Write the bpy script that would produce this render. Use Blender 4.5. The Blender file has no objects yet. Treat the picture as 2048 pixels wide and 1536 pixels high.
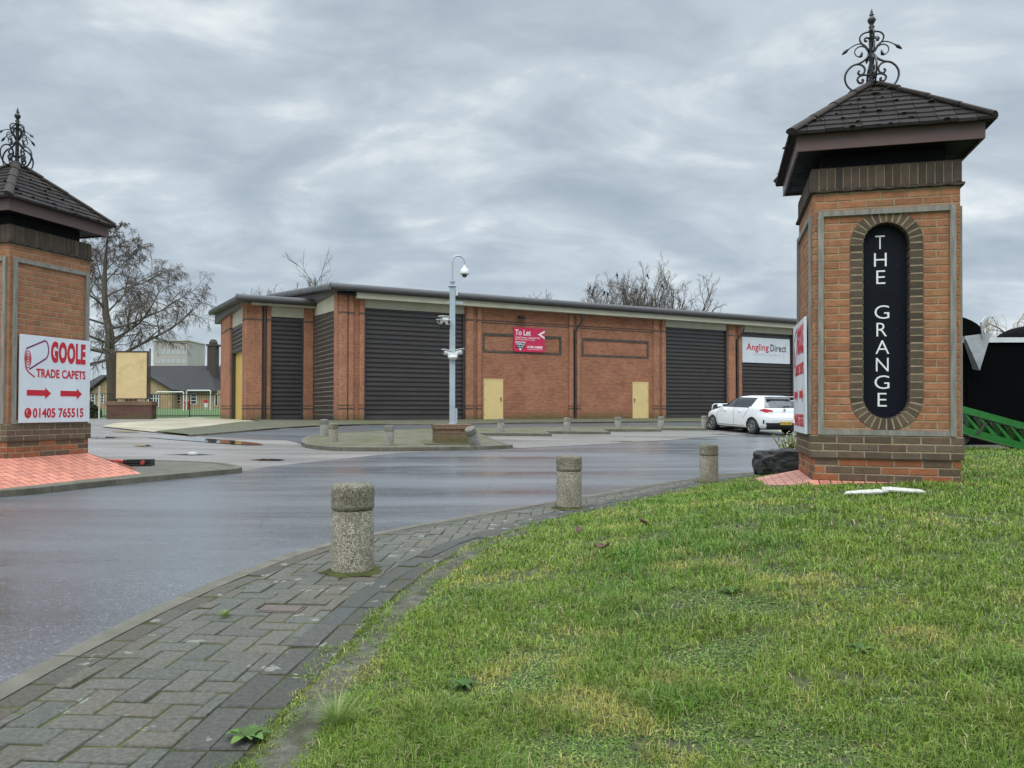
import bpy, bmesh, math, random
import numpy as np
from mathutils import Vector, Matrix, noise
from mathutils.geometry import tessellate_polygon

S = bpy.context.scene
COL = S.collection
R = math.radians
PI = math.pi

# ------------------------------------------------------------------ camera
EYE = 0.92
cam_d = bpy.data.cameras.new('camera')
cam = bpy.data.objects.new('camera', cam_d)
COL.objects.link(cam)
cam.location = (0, 0, EYE)
cam.rotation_euler = (R(91.2), 0, 0)
cam_d.sensor_width = 36
cam_d.lens = 36 * 1538 / 2048
cam_d.shift_y = (51 - 1538 * math.tan(R(1.2))) / 2048
cam_d.clip_start = 0.05
cam_d.clip_end = 4000
S.camera = cam

# ------------------------------------------------------------------ sky, sun, exposure
SUN_EL, SUN_AZ = 52, 200          # overcast: the sun only shows as a brighter side of the cloud, behind the camera
w = bpy.data.worlds.new('World')
S.world = w
w.use_nodes = True
nt = w.node_tree
nt.nodes.clear()
def N(t, typ, **kw):
    n = t.nodes.new(typ)
    for k, v in kw.items():
        if k.startswith('i_'):
            key = k[2:]
            key = int(key) if key.isdigit() else key.replace('_', ' ')
            n.inputs[key].default_value = v
        else:
            setattr(n, k, v)
    return n
def ramp(t, stops, fac=None, interp='LINEAR'):
    n = t.nodes.new('ShaderNodeValToRGB')
    n.color_ramp.interpolation = interp
    e = n.color_ramp.elements
    while len(e) < len(stops):
        e.new(0.5)
    for i, (p, c) in enumerate(stops):
        e[i].position = p
        e[i].color = (c, c, c, 1) if isinstance(c, (int, float)) else (*c, 1)
    if fac is not None:
        t.links.new(fac, n.inputs[0])
    return n
def math_n(t, op, a, b=None, c=None):
    n = t.nodes.new('ShaderNodeMath'); n.operation = op
    for i, q in enumerate((a, b, c)):
        if q is None: continue
        if isinstance(q, (int, float)): n.inputs[i].default_value = q
        else: t.links.new(q, n.inputs[i])
    return n.outputs[0]
def mix_c(t, fac, a, b, mode='MIX'):
    n = t.nodes.new('ShaderNodeMix'); n.data_type = 'RGBA'; n.blend_type = mode
    for s, q in ((0, fac), (6, a), (7, b)):
        if isinstance(q, (int, float)): n.inputs[s].default_value = q if s == 0 else (q, q, q, 1)
        elif isinstance(q, tuple): n.inputs[s].default_value = (*q, 1) if len(q) == 3 else q
        else: t.links.new(q, n.inputs[s])
    return n.outputs[2]
L = nt.links
tc = N(nt, 'ShaderNodeTexCoord')
sep = N(nt, 'ShaderNodeSeparateXYZ'); L.new(tc.outputs['Generated'], sep.inputs[0])
zc = math_n(nt, 'MAXIMUM', sep.outputs[2], 0.0)
den = math_n(nt, 'ADD', zc, 0.30)
comb = N(nt, 'ShaderNodeCombineXYZ')
L.new(math_n(nt, 'DIVIDE', sep.outputs[0], den), comb.inputs[0])
L.new(math_n(nt, 'DIVIDE', sep.outputs[1], den), comb.inputs[1])
mp = N(nt, 'ShaderNodeMapping'); mp.inputs['Location'].default_value = (3.1, 1.7, 0.4)
mp.inputs['Rotation'].default_value = (0, 0, R(-25)); mp.inputs['Scale'].default_value = (0.8, 1.25, 1)
L.new(comb.outputs[0], mp.inputs[0])
n1 = N(nt, 'ShaderNodeTexNoise', i_Scale=2.1, i_Detail=10.0, i_Roughness=0.55, i_Distortion=0.6); L.new(mp.outputs[0], n1.inputs[0])
n2 = N(nt, 'ShaderNodeTexNoise', i_Scale=5.5, i_Detail=8.0, i_Roughness=0.55, i_Distortion=0.5); L.new(mp.outputs[0], n2.inputs[0])
cl = math_n(nt, 'ADD', math_n(nt, 'MULTIPLY', n1.outputs[0], 0.68), math_n(nt, 'MULTIPLY', n2.outputs[0], 0.32))
cr = ramp(nt, [(0.34, (3.95, 4.7, 5.45)), (0.45, (4.75, 5.55, 6.3)), (0.55, (6.0, 6.8, 7.4)), (0.66, (8.8, 9.3, 9.5))], cl)
sky = N(nt, 'ShaderNodeTexSky'); sky.sky_type = 'NISHITA'; sky.sun_disc = False
sky.sun_elevation = R(SUN_EL); sky.sun_rotation = R(SUN_AZ)
# overcast skies brighten overhead; the unseen zenith is boosted further to light the scene
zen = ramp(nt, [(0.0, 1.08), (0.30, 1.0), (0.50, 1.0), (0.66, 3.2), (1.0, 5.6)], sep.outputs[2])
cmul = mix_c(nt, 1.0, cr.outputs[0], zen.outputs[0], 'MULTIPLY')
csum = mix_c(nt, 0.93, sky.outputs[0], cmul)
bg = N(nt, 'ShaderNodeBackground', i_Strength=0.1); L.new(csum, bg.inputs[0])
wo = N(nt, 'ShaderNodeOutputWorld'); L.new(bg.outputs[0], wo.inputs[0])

sd = bpy.data.lights.new('sun', 'SUN'); sd.energy = 1.5; sd.angle = R(50); sd.color = (1, 0.95, 0.88)
sun = bpy.data.objects.new('sun', sd); COL.objects.link(sun)
az = R(SUN_AZ)
sun.rotation_euler = Vector((-math.sin(az) * math.cos(R(SUN_EL)), -math.cos(az) * math.cos(R(SUN_EL)), -math.sin(R(SUN_EL)))).to_track_quat('-Z', 'Y').to_euler()
S.view_settings.view_transform = 'Standard'
S.view_settings.look = 'None'
S.view_settings.exposure = 0.0
S.view_settings.gamma = 1.0

# ------------------------------------------------------------------ materials
MATS = {}
def new_mat(name):
    m = bpy.data.materials.new(name); m.use_nodes = True
    t = m.node_tree
    p = t.nodes['Principled BSDF']
    MATS[name] = m
    return m, t, p
def M(name, base, rough=0.6, metal=0.0, var=0.25, scale=6.0, col2=None, bump=0.0, bscale=60.0, spec=0.5, attr=False, coat=0.0, stretch=(1, 1, 1), dirt=None, rvar=0.15, spots=None):
    """plain procedural surface: two noises tint it, one bumps it"""
    m, t, p = new_mat(name)
    l = t.links
    tcn = N(t, 'ShaderNodeTexCoord')
    mpn = N(t, 'ShaderNodeMapping'); mpn.inputs['Scale'].default_value = stretch
    l.new(tcn.outputs['Object'], mpn.inputs[0])
    na = N(t, 'ShaderNodeTexNoise', i_Scale=scale, i_Detail=6.0, i_Roughness=0.6); l.new(mpn.outputs[0], na.inputs[0])
    lo = tuple(c * (1 - var) for c in base); hi = col2 or tuple(min(1, c * (1 + var)) for c in base)
    rp = ramp(t, [(0.3, lo), (0.7, hi)], na.outputs[0])
    out = rp.outputs[0]
    if attr:
        at = N(t, 'ShaderNodeAttribute', attribute_name='Col')
        g = ramp(t, [(0.25, 1 - var), (0.75, 1 + var)], na.outputs[0])
        out = mix_c(t, 1.0, at.outputs[0], g.outputs[0], 'MULTIPLY')
    if dirt:      # (colour, noise scale, threshold)
        nd = N(t, 'ShaderNodeTexNoise', i_Scale=dirt[1], i_Detail=8.0, i_Roughness=0.7); l.new(tcn.outputs['Object'], nd.inputs[0])
        f = ramp(t, [(dirt[2], 0.0), (min(1, dirt[2] + 0.18), dirt[3] if len(dirt) > 3 else 0.8)], nd.outputs[0])
        out = mix_c(t, f.outputs[0], out, dirt[0])
    if spots:     # (colour, scale, size, share, strength): lichen
        nw = N(t, 'ShaderNodeTexNoise', i_Scale=spots[1] * 2.5, i_Detail=4.0); l.new(tcn.outputs['Object'], nw.inputs[0])
        wv = mix_c(t, 0.09, tcn.outputs['Object'], nw.outputs['Color'])
        vs_ = N(t, 'ShaderNodeTexVoronoi', i_Scale=spots[1]); l.new(wv, vs_.inputs[0])
        sc_ = N(t, 'ShaderNodeSeparateColor'); l.new(vs_.outputs['Color'], sc_.inputs[0])
        rad_n = math_n(t, 'MULTIPLY', math_n(t, 'SUBTRACT', sc_.outputs[0], 1 - spots[3]), spots[2] / spots[3])
        dd = math_n(t, 'SUBTRACT', rad_n, vs_.outputs['Distance'])
        f = ramp(t, [(0.0, 0.0), (0.05, spots[4])], dd)
        out = mix_c(t, f.outputs[0], out, spots[0])
    l.new(out, p.inputs['Base Color'])
    rr = ramp(t, [(0.3, max(0, rough - rvar)), (0.7, min(1, rough + rvar))], na.outputs[0]); l.new(rr.outputs[0], p.inputs['Roughness'])
    p.inputs['Metallic'].default_value = metal
    p.inputs['Specular IOR Level'].default_value = spec
    p.inputs['Coat Weight'].default_value = coat
    if bump:
        nb = N(t, 'ShaderNodeTexNoise', i_Scale=bscale, i_Detail=5.0, i_Roughness=0.65); l.new(mpn.outputs[0], nb.inputs[0])
        b = N(t, 'ShaderNodeBump', i_Strength=bump, i_Distance=0.01); l.new(nb.outputs[0], b.inputs['Height']); l.new(b.outputs[0], p.inputs['Normal'])
    return m

def brick_mat(name, c1, c2, mortar, bw=0.225, rh=0.075, ms=0.006, algae=0.9, algae_z=0.5, offset=0.5):
    m, t, p = new_mat(name); l = t.links
    uv = N(t, 'ShaderNodeUVMap')
    br = N(t, 'ShaderNodeTexBrick', i_Scale=1.0, i_Mortar_Size=ms, i_Mortar_Smooth=0.2, i_Bias=-0.1, i_Brick_Width=bw, i_Row_Height=rh)
    br.offset = offset
    br.inputs['Color1'].default_value = (*c1, 1); br.inputs['Color2'].default_value = (*c2, 1); br.inputs['Mortar'].default_value = (*mortar, 1)
    l.new(uv.outputs[0], br.inputs[0])
    tcn = N(t, 'ShaderNodeTexCoord')
    na = N(t, 'ShaderNodeTexNoise', i_Scale=0.9, i_Detail=8.0, i_Roughness=0.65); l.new(tcn.outputs['Object'], na.inputs[0])
    g = ramp(t, [(0.25, 0.72), (0.75, 1.22)], na.outputs[0])
    c = mix_c(t, 1.0, br.outputs[0], g.outputs[0], 'MULTIPLY')
    ng = N(t, 'ShaderNodeTexNoise', i_Scale=25.0, i_Detail=3.0); l.new(tcn.outputs['Object'], ng.inputs[0])
    g2 = ramp(t, [(0.2, 0.8), (0.8, 1.2)], ng.outputs[0])
    c = mix_c(t, 1.0, c, g2.outputs[0], 'MULTIPLY')
    # green algae creeping up from the damp ground
    sp = N(t, 'ShaderNodeSeparateXYZ'); l.new(tcn.outputs['Object'], sp.inputs[0])
    hz = math_n(t, 'SUBTRACT', math_n(t, 'MULTIPLY', na.outputs[0], 2 * algae_z), sp.outputs[2])
    af = ramp(t, [(0.0, 0.0), (algae_z, algae)], hz)
    c = mix_c(t, af.outputs[0], c, (0.09, 0.10, 0.035))
    l.new(c, p.inputs['Base Color'])
    p.inputs['Roughness'].default_value = 0.85; p.inputs['Specular IOR Level'].default_value = 0.25
    b = N(t, 'ShaderNodeBump', i_Strength=0.6, i_Distance=0.006, invert=True); l.new(br.outputs['Fac'], b.inputs['Height']); l.new(b.outputs[0], p.inputs['Normal'])
    return m

M('brick_attr', (0.3, 0.15, 0.08), 0.85, var=0.28, scale=11, bump=0.9, bscale=70, spec=0.25, attr=True, dirt=((0.13, 0.105, 0.055), 2.2, 0.54, 0.5))
M('mortar', (0.33, 0.265, 0.175), 0.95, var=0.2, scale=20, bump=0.4, spec=0.1)
brick_mat('brick_wall', (0.29, 0.098, 0.056), (0.40, 0.165, 0.088), (0.36, 0.25, 0.17), ms=0.007)
brick_mat('brick_pier', (0.31, 0.11, 0.06), (0.43, 0.19, 0.10), (0.34, 0.25, 0.18), bw=0.1125, ms=0.007)
brick_mat('brick_trim', (0.055, 0.05, 0.042), (0.09, 0.075, 0.06), (0.20, 0.17, 0.13), bw=0.075, rh=0.25, offset=0.0, algae=0)
brick_mat('brick_dull', (0.14, 0.085, 0.055), (0.21, 0.12, 0.075), (0.22, 0.18, 0.13), algae=0.7, algae_z=0.3)
brick_mat('brick_dark', (0.10, 0.05, 0.04), (0.14, 0.07, 0.05), (0.14, 0.10, 0.08), algae=0.6, algae_z=0.3)
brick_mat('brick_buff', (0.36, 0.25, 0.14), (0.43, 0.30, 0.18), (0.45, 0.36, 0.24), algae=0)
M('cladding', (0.050, 0.043, 0.042), 0.42, var=0.15, scale=1.2, spec=0.5, dirt=((0.09, 0.085, 0.07), 1.5, 0.55, 0.35))
M('dark_metal', (0.040, 0.037, 0.036), 0.45, var=0.2, scale=2)
M('roof_sheet', (0.11, 0.10, 0.095), 0.5, var=0.2, scale=2)
M('cream', (0.46, 0.44, 0.34), 0.6, var=0.12, scale=1.5, dirt=((0.22, 0.2, 0.14), 2.5, 0.6, 0.4))
M('yellow_door', (0.70, 0.53, 0.24), 0.5, var=0.06, scale=1.5, dirt=((0.4, 0.32, 0.13), 3, 0.66, 0.35))
M('shutter', (0.58, 0.40, 0.10), 0.5, var=0.1)
M('void', (0.012, 0.012, 0.013), 0.7)
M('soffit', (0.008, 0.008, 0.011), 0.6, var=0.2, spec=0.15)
M('fascia', (0.115, 0.065, 0.060), 0.5, var=0.12, scale=3)
M('tile', (0.036, 0.030, 0.029), 0.85, var=0.4, scale=12, bump=0.5, bscale=70, attr=True, spec=0.2, dirt=((0.075, 0.075, 0.035), 9, 0.62, 0.6))
M('iron', (0.012, 0.012, 0.013), 0.4, var=0.3, scale=20, bump=0.3)
M('grey_timber', (0.23, 0.22, 0.19), 0.9, var=0.35, scale=30, stretch=(1, 1, 0.12), bump=0.4)
M('black_board', (0.005, 0.007, 0.013), 0.5, var=0.1, spec=0.15)
M('letter_white', (0.80, 0.80, 0.80), 0.5, var=0.03)
M('sign_white', (0.66, 0.70, 0.74), 0.35, var=0.05, scale=2, stretch=(1, 1, .3), dirt=((0.42, 0.43, 0.41), 3, 0.58, 0.35))
M('sign_red', (0.52, 0.012, 0.03), 0.4, var=0.05)
M('sign_purple', (0.22, 0.015, 0.09), 0.4, var=0.05)
M('sign_pink', (0.58, 0.02, 0.085), 0.4, var=0.06, scale=2)
M('sign_dark', (0.015, 0.018, 0.03), 0.4)
M('sign_teal', (0.30, 0.50, 0.50), 0.4)
M('sign_grey', (0.42, 0.43, 0.44), 0.4)
M('concrete', (0.33, 0.32, 0.28), 0.75, var=0.2, scale=3, bump=0.2, dirt=((0.16, 0.16, 0.12), 1.2, 0.52, 0.6))
M('apron_concrete', (0.33, 0.29, 0.21), 0.6, var=0.2, scale=0.6, bump=0.15, dirt=((0.15, 0.155, 0.09), 0.4, 0.5, 0.7), spec=0.15)
M('kerb', (0.135, 0.125, 0.10), 0.8, var=0.25, scale=5, bump=0.4, dirt=((0.06, 0.065, 0.033), 1.6, 0.5, 0.6), spec=0.15)
M('haunch', (0.095, 0.092, 0.072), 0.9, var=0.5, scale=14, bump=1.0, bscale=35, dirt=((0.045, 0.045, 0.025), 6, 0.46, 0.85), spec=0.15)
M('apron_brick', (0.42, 0.125, 0.075), 0.75, var=0.15, scale=10, bump=0.3, attr=True)
M('paver', (0.1, 0.1, 0.09), 0.85, var=0.45, scale=60, bump=1.0, bscale=200, attr=True, spec=0.2, dirt=((0.085, 0.095, 0.04), 3.0, 0.56, 0.55), spots=((0.30, 0.30, 0.25), 11.0, 0.34, 0.34, 0.75))
M('paver_bed', (0.06, 0.062, 0.035), 0.95, var=0.5, scale=4, col2=(0.10, 0.118, 0.03), bump=0.8, bscale=200, spec=0.15)
M('old_paving', (0.125, 0.115, 0.082), 0.75, var=0.25, scale=3, bump=0.4, bscale=40, dirt=((0.075, 0.085, 0.03), 0.9, 0.45, 0.75), spec=0.15)
M('path_tarmac', (0.075, 0.078, 0.08), 0.6, var=0.25, scale=2, bump=0.3, bscale=120, dirt=((0.11, 0.125, 0.05), 0.7, 0.56, 0.6))
M('forecourt', (0.095, 0.092, 0.066), 0.7, var=0.25, scale=2, bump=0.3, bscale=80, dirt=((0.085, 0.09, 0.03), 0.6, 0.47, 0.7), spec=0.15)
M('soil', (0.06, 0.062, 0.025), 0.95, var=0.5, scale=8, bump=0.9, bscale=90, dirt=((0.06, 0.045, 0.03), 2.5, 0.6, 0.8))
M('field', (0.06, 0.115, 0.027), 0.9, var=0.3, scale=0.3)
M('bark', (0.095, 0.08, 0.06), 0.9, var=0.4, scale=9, bump=0.6, bscale=30, dirt=((0.08, 0.095, 0.05), 3, 0.55, 0.5))
M('twig', (0.11, 0.088, 0.072), 0.9, var=0.3, scale=5)
M('twig_pale', (0.30, 0.25, 0.18), 0.9, var=0.25, scale=5)
M('galv', (0.40, 0.46, 0.50), 0.45, metal=0.2, var=0.1, scale=3)
M('rail_white', (0.62, 0.63, 0.6), 0.5, var=0.1)
M('cam_white', (0.66, 0.67, 0.65), 0.4, var=0.05)
M('rail_black', (0.025, 0.027, 0.026), 0.5)
M('slate', (0.032, 0.030, 0.031), 0.9, var=0.3, scale=1.2, bump=0.5, bscale=8, stretch=(1, 1, 3))
M('buff_board', (0.62, 0.47, 0.24), 0.6, var=0.1, scale=2, dirt=((0.34, 0.30, 0.10), 1.1, 0.52, 0.7))
M('frame_brown', (0.045, 0.026, 0.022), 0.6)
M('window_frame', (0.7, 0.7, 0.68), 0.5)
M('glass_dark', (0.02, 0.025, 0.03), 0.08, var=0.3, spec=0.7, rvar=0.02)
M('car_glass', (0.015, 0.02, 0.022), 0.04, var=0.1, spec=0.9, rvar=0.02, coat=0.5)
M('paint_white', (0.82, 0.83, 0.84), 0.25, var=0.02, coat=1.0, rvar=0.05)
M('paint_blue', (0.16, 0.22, 0.30), 0.25, var=0.05, coat=1.0, rvar=0.05)
M('rubber', (0.016, 0.016, 0.016), 0.75, var=0.3, scale=20)
M('alloy', (0.50, 0.50, 0.50), 0.3, metal=0.8, var=0.1)
M('black_plastic', (0.02, 0.02, 0.021), 0.55)
M('lamp_red', (0.45, 0.01, 0.02), 0.12, var=0.3, scale=12, coat=1.0, rvar=0.03)
M('lamp_orange', (0.75, 0.16, 0.07), 0.12, coat=1.0, rvar=0.03)
M('plate_yellow', (0.72, 0.50, 0.03), 0.4, var=0.03)
M('plate_blue', (0.02, 0.04, 0.25), 0.4)
M('pale_render', (0.56, 0.50, 0.47), 0.7, var=0.08, scale=0.3)
M('black_box', (0.003, 0.003, 0.0035), 0.9, var=0.3, spec=0.04)
M('silver', (0.36, 0.37, 0.38), 0.42, metal=0.55, var=0.15, scale=6)
M('white_lip', (0.6, 0.62, 0.64), 0.5, var=0.1)
M('green_paint', (0.009, 0.135, 0.018), 0.32, var=0.15, scale=4, coat=0.6)
M('dark_wood', (0.045, 0.042, 0.038), 0.9, var=0.4, scale=12, bump=0.5)
M('bog_wood', (0.022, 0.021, 0.020), 0.75, var=0.6, scale=4, stretch=(1, 1, 5), bump=1.0, bscale=14)
M('white_wood', (0.50, 0.49, 0.44), 0.85, var=0.25, scale=14, dirt=((0.2, 0.19, 0.12), 12, 0.5, 0.7))
M('red_plastic', (0.50, 0.07, 0.055), 0.5, var=0.15)
M('rust', (0.105, 0.080, 0.066), 0.8, var=0.3, scale=15, bump=0.4)
M('weed', (0.16, 0.28, 0.07), 0.6, var=0.3, scale=25)
M('dead_leaf', (0.09, 0.045, 0.03), 0.8, var=0.4, scale=30)
M('leaf_var', (0.12, 0.19, 0.03), 0.65, var=0.3, scale=4, attr=True, spec=0.15)
M('litter_white', (0.75, 0.75, 0.72), 0.6)
M('far_render', (0.40, 0.365, 0.345), 0.8, var=0.08, scale=0.3)
M('sooty_brick', (0.060, 0.046, 0.040), 0.9, var=0.3, scale=2)
M('bird_black', (0.015, 0.015, 0.016), 0.6)

# exposed aggregate concrete of the bollards
def aggregate(name, dark, light, scale, moss):
    m, t, p = new_mat(name); l = t.links
    tcn = N(t, 'ShaderNodeTexCoord')
    v = N(t, 'ShaderNodeTexVoronoi', i_Scale=scale); l.new(tcn.outputs['Object'], v.inputs[0])
    v2 = N(t, 'ShaderNodeTexVoronoi', i_Scale=scale, feature='DISTANCE_TO_EDGE'); l.new(tcn.outputs['Object'], v2.inputs[0])
    hs = N(t, 'ShaderNodeSeparateColor'); l.new(v.outputs['Color'], hs.inputs[0])
    c = ramp(t, [(0.0, dark), (0.5, tuple((a + b) / 2 for a, b in zip(dark, light))), (1.0, light)], hs.outputs[0])
    e = ramp(t, [(0.02, 0.35), (0.13, 1.0)], v2.outputs[0])
    cc = mix_c(t, 1.0, c.outputs[0], e.outputs[0], 'MULTIPLY')
    na = N(t, 'ShaderNodeTexNoise', i_Scale=5.0, i_Detail=6.0, i_Roughness=0.6); l.new(tcn.outputs['Object'], na.inputs[0])
    f = ramp(t, [(0.48, 0.0), (0.68, moss)], na.outputs[0])
    cc = mix_c(t, f.outputs[0], cc, (0.13, 0.13, 0.07))
    # grime washed down from the top
    sp = N(t, 'ShaderNodeSeparateXYZ'); l.new(tcn.outputs['Object'], sp.inputs[0])
    hz = math_n(t, 'ADD', math_n(t, 'MULTIPLY', na.outputs[0], 0.36), sp.outputs[2])
    f2 = ramp(t, [(0.44, 0.0), (0.64, 0.66)], hz)
    cc = mix_c(t, f2.outputs[0], cc, mix_c(t, 1.0, cc, (0.42, 0.42, 0.38), 'MULTIPLY'))
    l.new(cc, p.inputs['Base Color']); p.inputs['Roughness'].default_value = 0.9; p.inputs['Specular IOR Level'].default_value = 0.2
    b = N(t, 'ShaderNodeBump', i_Strength=0.9, i_Distance=0.006); l.new(e.outputs[0], b.inputs['Height']); l.new(b.outputs[0], p.inputs['Normal'])
aggregate('aggregate', (0.27, 0.24, 0.17), (0.62, 0.58, 0.47), 120, 0.5)
aggregate('aggregate_pale', (0.36, 0.34, 0.30), (0.50, 0.48, 0.43), 90, 0.25)

# wet asphalt
def wet_road(name, base, rlo, rhi, rot, tint, spec=0.5):
    m, t, p = new_mat(name); l = t.links
    tcn = N(t, 'ShaderNodeTexCoord')
    mpn = N(t, 'ShaderNodeMapping'); mpn.inputs['Rotation'].default_value = (0, 0, R(rot)); mpn.inputs['Scale'].default_value = (0.16, 1.0, 1)
    l.new(tcn.outputs['Object'], mpn.inputs[0])
    ns = N(t, 'ShaderNodeTexNoise', i_Scale=0.9, i_Detail=8.0, i_Roughness=0.62); l.new(mpn.outputs[0], ns.inputs[0])
    nl = N(t, 'ShaderNodeTexNoise', i_Scale=0.35, i_Detail=4.0); l.new(tcn.outputs['Object'], nl.inputs[0])
    nf = N(t, 'ShaderNodeTexVoronoi', i_Scale=110.0); l.new(tcn.outputs['Object'], nf.inputs[0])
    speck = N(t, 'ShaderNodeTexVoronoi', i_Scale=22.0); l.new(tcn.outputs['Object'], speck.inputs[0])
    c = ramp(t, [(0.3, tuple(b * 0.75 for b in base)), (0.7, tint)], ns.outputs[0]).outputs[0]
    hs = N(t, 'ShaderNodeSeparateColor'); l.new(nf.outputs['Color'], hs.inputs[0])
    g = ramp(t, [(0.0, 0.65), (0.85, 1.15), (1.0, 1.9)], hs.outputs[0])
    c = mix_c(t, 1.0, c, g.outputs[0], 'MULTIPLY')
    sk = ramp(t, [(0.035, 1.0), (0.06, 0.0)], speck.outputs['Distance'])
    sc = N(t, 'ShaderNodeSeparateColor'); l.new(speck.outputs['Color'], sc.inputs[0])
    on = ramp(t, [(0.80, 0.0), (0.82, 0.55)], sc.outputs[0])
    c = mix_c(t, math_n(t, 'MULTIPLY', sk.outputs[0], on.outputs[0]), c, (0.35, 0.35, 0.33))
    nw = N(t, 'ShaderNodeTexNoise', i_Scale=1.3, i_Detail=5.0); l.new(tcn.outputs['Object'], nw.inputs[0])
    wv = mix_c(t, 0.16, tcn.outputs['Object'], nw.outputs['Color'])
    vc = N(t, 'ShaderNodeTexVoronoi', i_Scale=0.30, feature='DISTANCE_TO_EDGE'); l.new(wv, vc.inputs[0])
    ck = ramp(t, [(0.0008, 0.4), (0.0026, 0.0)], vc.outputs['Distance'])
    c = mix_c(t, math_n(t, 'MULTIPLY', ck.outputs[0], math_n(t, 'GREATER_THAN', nl.outputs[0], 0.5)), c, (0.02, 0.02, 0.02))
    l.new(c, p.inputs['Base Color'])
    s2 = math_n(t, 'ADD', math_n(t, 'MULTIPLY', ns.outputs[0], 0.6), math_n(t, 'MULTIPLY', nl.outputs[0], 0.4))
    rr = ramp(t, [(0.36, rlo), (0.62, rhi)], s2); l.new(rr.outputs[0], p.inputs['Roughness'])
    p.inputs['Specular IOR Level'].default_value = spec
    bs = ramp(t, [(0.36, 0.03), (0.62, 0.20)], s2)
    b = N(t, 'ShaderNodeBump', i_Distance=0.004); l.new(bs.outputs[0], b.inputs['Strength'])
    l.new(nf.outputs['Distance'], b.inputs['Height']); l.new(b.outputs[0], p.inputs['Normal'])
wet_road('wet_asphalt', (0.090, 0.094, 0.100), 0.19, 0.40, -48, (0.120, 0.125, 0.133), 1.0)
wet_road('pale_asphalt', (0.16, 0.145, 0.13), 0.28, 0.5, -20, (0.24, 0.215, 0.195), 0.6)
wet_road('bay_concrete', (0.15, 0.137, 0.12), 0.35, 0.6, -28, (0.21, 0.195, 0.17))
wet_road('dark_tarmac', (0.05, 0.053, 0.056), 0.35, 0.6, -28, (0.075, 0.078, 0.08))
m, t, p = new_mat('puddle')
p.inputs['Base Color'].default_value = (0.02, 0.02, 0.02, 1); p.inputs['Roughness'].default_value = 0.03
tcn = N(t, 'ShaderNodeTexCoord'); nz = N(t, 'ShaderNodeTexNoise', i_Scale=7.0); t.links.new(tcn.outputs['Object'], nz.inputs[0])
b = N(t, 'ShaderNodeBump', i_Strength=0.02, i_Distance=0.005); t.links.new(nz.outputs[0], b.inputs['Height']); t.links.new(b.outputs[0], p.inputs['Normal'])
m, t, p = new_mat('grass_blade')
at = N(t, 'ShaderNodeAttribute', attribute_name='Col'); t.links.new(at.outputs[0], p.inputs['Base Color'])
p.inputs['Roughness'].default_value = 0.55; p.inputs['Specular IOR Level'].default_value = 0.3
tr = N(t, 'ShaderNodeBsdfTranslucent'); t.links.new(at.outputs[0], tr.inputs[0])
ms = N(t, 'ShaderNodeMixShader', i_0=0.22); t.links.new(p.outputs[0], ms.inputs[1]); t.links.new(tr.outputs[0], ms.inputs[2])
t.links.new(ms.outputs[0], t.nodes['Material Output'].inputs[0])

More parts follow.
